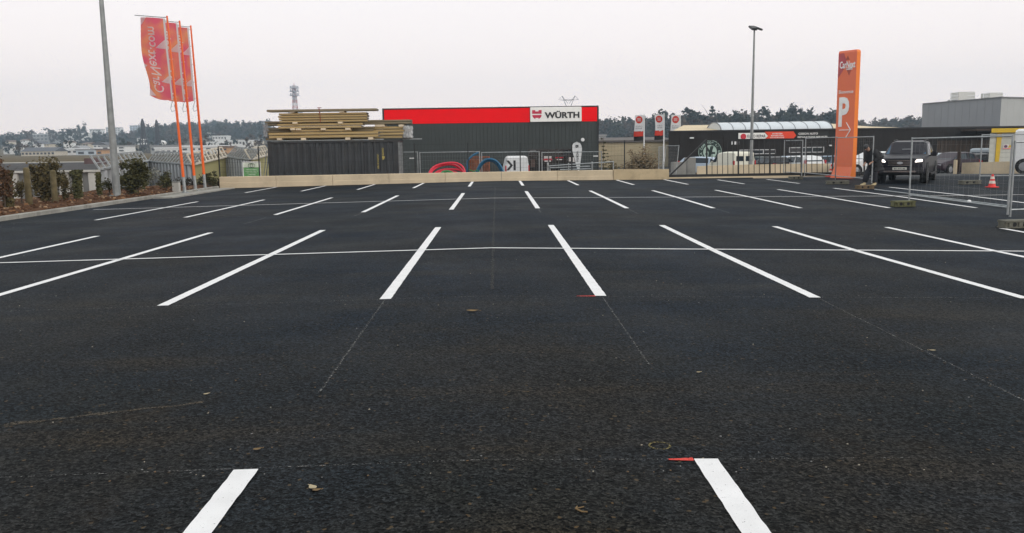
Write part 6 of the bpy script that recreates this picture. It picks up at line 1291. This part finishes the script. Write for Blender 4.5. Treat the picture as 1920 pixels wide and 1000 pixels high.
# local frame: facing -Y; x to the man's left; metres
def skin(name,verts,edges,rad_,m,parent,levels=2,root=0):
    me=bpy.data.meshes.new(name); me.from_pydata([tuple(v) for v in verts],edges,[]); o=bpy.data.objects.new(name,me); COL.objects.link(o)
    md=o.modifiers.new('s','SKIN'); md.use_smooth_shade=True
    for i,d in enumerate(me.skin_vertices[0].data):
        r=rad_[i]; d.radius=r if isinstance(r,tuple) else (r,r); d.use_root=(i==root)
    o.modifiers.new('sub','SUBSURF').levels=levels; o.modifiers['sub'].render_levels=levels
    dg=bpy.context.evaluated_depsgraph_get(); dg.update(); nm=bpy.data.meshes.new_from_object(o.evaluated_get(dg)); nm.name=name
    bpy.data.objects.remove(o); nm.materials.clear(); nm.materials.append(m); nm.polygons.foreach_set('use_smooth',[True]*len(nm.polygons))
    n=bpy.data.objects.new(name,nm); COL.objects.link(n); n.parent=parent; XF[n.name]=XF[parent.name]; return n
J=dict(pel=(0,.06,.90),spi=(0,.03,1.10),chest=(0,-.11,1.28),neck=(0,-.25,1.42),headb=(0,-.34,1.47),headt=(0,-.40,1.58),
 shL=(.17,-.15,1.37),elL=(.25,-.07,1.11),wrL=(.20,-.26,.98),haL=(.18,-.33,.94),shR=(-.17,-.15,1.37),elR=(-.24,-.07,1.11),wrR=(-.20,-.24,.94),haR=(-.18,-.31,.89),
 hiL=(.09,.05,.87),knL=(.12,-.08,.49),anL=(.13,-.02,.10),toL=(.15,-.16,.05),hiR=(-.09,.05,.87),knR=(-.13,-.20,.50),anR=(-.14,-.30,.10),toR=(-.15,-.44,.05))
order=list(J); ix={k:i for i,k in enumerate(order)}; V=[Vector(J[k]) for k in order]
E_=[('pel','spi'),('spi','chest'),('chest','neck'),('neck','headb'),('headb','headt'),('chest','shL'),('shL','elL'),('elL','wrL'),('wrL','haL'),('chest','shR'),('shR','elR'),('elR','wrR'),('wrR','haR'),('pel','hiL'),('hiL','knL'),('knL','anL'),('anL','toL'),('pel','hiR'),('hiR','knR'),('knR','anR'),('anR','toR')]
RD=dict(pel=(.14,.10),spi=(.135,.095),chest=(.15,.10),neck=.055,headb=(.068,.085),headt=(.074,.088),shL=.062,elL=.045,wrL=.030,haL=(.040,.018),shR=.062,elR=.045,wrR=.030,haR=(.040,.018),hiL=.085,knL=.058,anL=.040,toL=.038,hiR=.085,knR=.058,anR=.040,toR=.038)
edges=[(ix[a],ix[c]) for a,c in E_]; rr=[RD[k] for k in order]
for s,h in((1,'L'),(-1,'R')):      # five fingers rooted in each palm
    base=Vector(J['ha'+h]); wr=Vector(J['wr'+h]); d=(base-wr).normalized(); sd=Vector((s*.2,.1,1)).cross(d).normalized()
    for k,(o_,l) in enumerate(((-.032,.062),(-.011,.074),(.011,.070),(.030,.055))):
        p1=base+sd*o_+d*.035; p2=p1+d*l*.55+Vector((0,.004,-.012)); p3=p2+d*l*.35+Vector((0,.012,-.022)); i=len(V); V+=[p1,p2,p3]; rr+=[.010,.009,.0075]; edges+=[(ix['ha'+h],i),(i,i+1),(i+1,i+2)]
    p1=wr.lerp(base,.55)-sd*.040*s; p2=p1-sd*.020*s+d*.03; p3=p2+d*.028; i=len(V); V+=[p1,p2,p3]; rr+=[.012,.010,.008]; edges+=[(ix['ha'+h],i),(i,i+1),(i+1,i+2)]
body=skin('body',V,edges,rr,SKIN,man)
def garment(name,keys,eds,R2,m,extra=None,levels=2):
    return skin(name,[J[k] if k in J else extra[k] for k in keys],[(keys.index(a),keys.index(c)) for a,c in eds],[R2[k] for k in keys],m,man,levels)
X=dict(hem=(0,.07,.80),collar=(0,-.26,1.435),cuL=(.202,-.25,.985),cuR=(-.202,-.23,.945),hood=(0,-.13,1.43))
garment('jacket',['pel','hem','spi','chest','collar','hood','shL','elL','cuL','shR','elR','cuR'],[('pel','hem'),('pel','spi'),('spi','chest'),('chest','collar'),('chest','hood'),('chest','shL'),('shL','elL'),('elL','cuL'),('chest','shR'),('shR','elR'),('elR','cuR')],dict(pel=(.275,.25),hem=(.26,.25),spi=(.28,.25),chest=(.30,.25),collar=.088,hood=(.12,.09),shL=.15,elL=.115,cuL=.082,shR=.15,elR=.115,cuR=.082),JK,X)
X=dict(waist=(0,.05,.98),cfL=(.13,-.02,.13),cfR=(-.14,-.295,.13))
garment('trousers',['pel','waist','hiL','knL','cfL','hiR','knR','cfR'],[('pel','waist'),('pel','hiL'),('hiL','knL'),('knL','cfL'),('pel','hiR'),('hiR','knR'),('knR','cfR')],dict(pel=(.155,.125),waist=.13,hiL=.16,knL=.125,cfL=.115,hiR=.16,knR=.125,cfR=.115),TR_,X)
for s,h in((1,'L'),(-1,'R')):
    a=Vector(J['an'+h]); t_=Vector(J['to'+h]); d=(t_-a); d.z=0; d.normalize()
    k=skin('boot',[a+Vector((0,0,.06)),a+Vector((0,0,-.01))-d*.02,a+d*.10+Vector((0,0,-.035)),t_+d*.05+Vector((0,0,.005))],[(0,1),(1,2),(2,3)],[(.062,.068),(.060,.062),(.055,.048),(.058,.042)],BOOT,man,2)
    b=MB(); sd=Vector((-d.y,d.x,0)); b.prism([(-.075,-.045),(.0,-.05),(.14,-.056),(.21,-.035),(.225,0),(.21,.035),(.14,.056),(0,.05),(-.075,.045)],Vector((a.x,a.y,.0)),d,sd,(0,0,.03)); b.build('sole',SOLE,k,local=True)
# face: nose, brow, eyes, ears; cap over the skull
hc=Vector((0,-.405,1.53)); fwd=Vector((0,-1,-.75)).normalized(); upv=Vector((0,-.75,1)).normalized()
b=MB(); b.add([hc+fwd*.085+upv*.025,hc+fwd*.085-upv*.02+Vector((.016,0,0)),hc+fwd*.085-upv*.02-Vector((.016,0,0)),hc+fwd*.118-upv*.018],[(0,1,3),(0,3,2),(1,2,3),(0,2,1)]); b.build('nose',SKIN,man,local=True)
for s in(-1,1):
    MB().ball(hc+fwd*.078+upv*.024+Vector((s*.03,0,0)),.012,8,6).build('eye',mat('eye dark',(.03,.025,.02),.3),man,local=True); MB().ball(hc+Vector((s*.074,.0,0))-fwd*.0,(.012,.022,.034),8,6).build('ear',SKIN,man,local=True)
MB().bar(hc+fwd*.083-upv*.05-Vector((.022,0,0)),hc+fwd*.083-upv*.05+Vector((.022,0,0)),.008).build('mouth',mat('lip',(.30,.13,.11),.6),man,local=True)
b=MB(); T=Matrix.Translation(hc+upv*.045-fwd*.004)@Matrix.Rotation(rad(34),4,'X'); n=18
prof=[(.094,-.02),(.100,.0),(.099,.03),(.088,.07),(.06,.098),(.02,.110)]
b.v=[T@Vector((r*math.cos(2*math.pi*k/n),r*1.10*math.sin(2*math.pi*k/n),h)) for r,h in prof for k in range(n)]; b.f=[(i*n+k,i*n+(k+1)%n,(i+1)*n+(k+1)%n,(i+1)*n+k) for i in range(len(prof)-1) for k in range(n)]+[tuple(range((len(prof)-1)*n,len(prof)*n))]; b.mi=[0]*len(b.f); b.build('knit_cap',CAP,man,local=True,smooth=True)
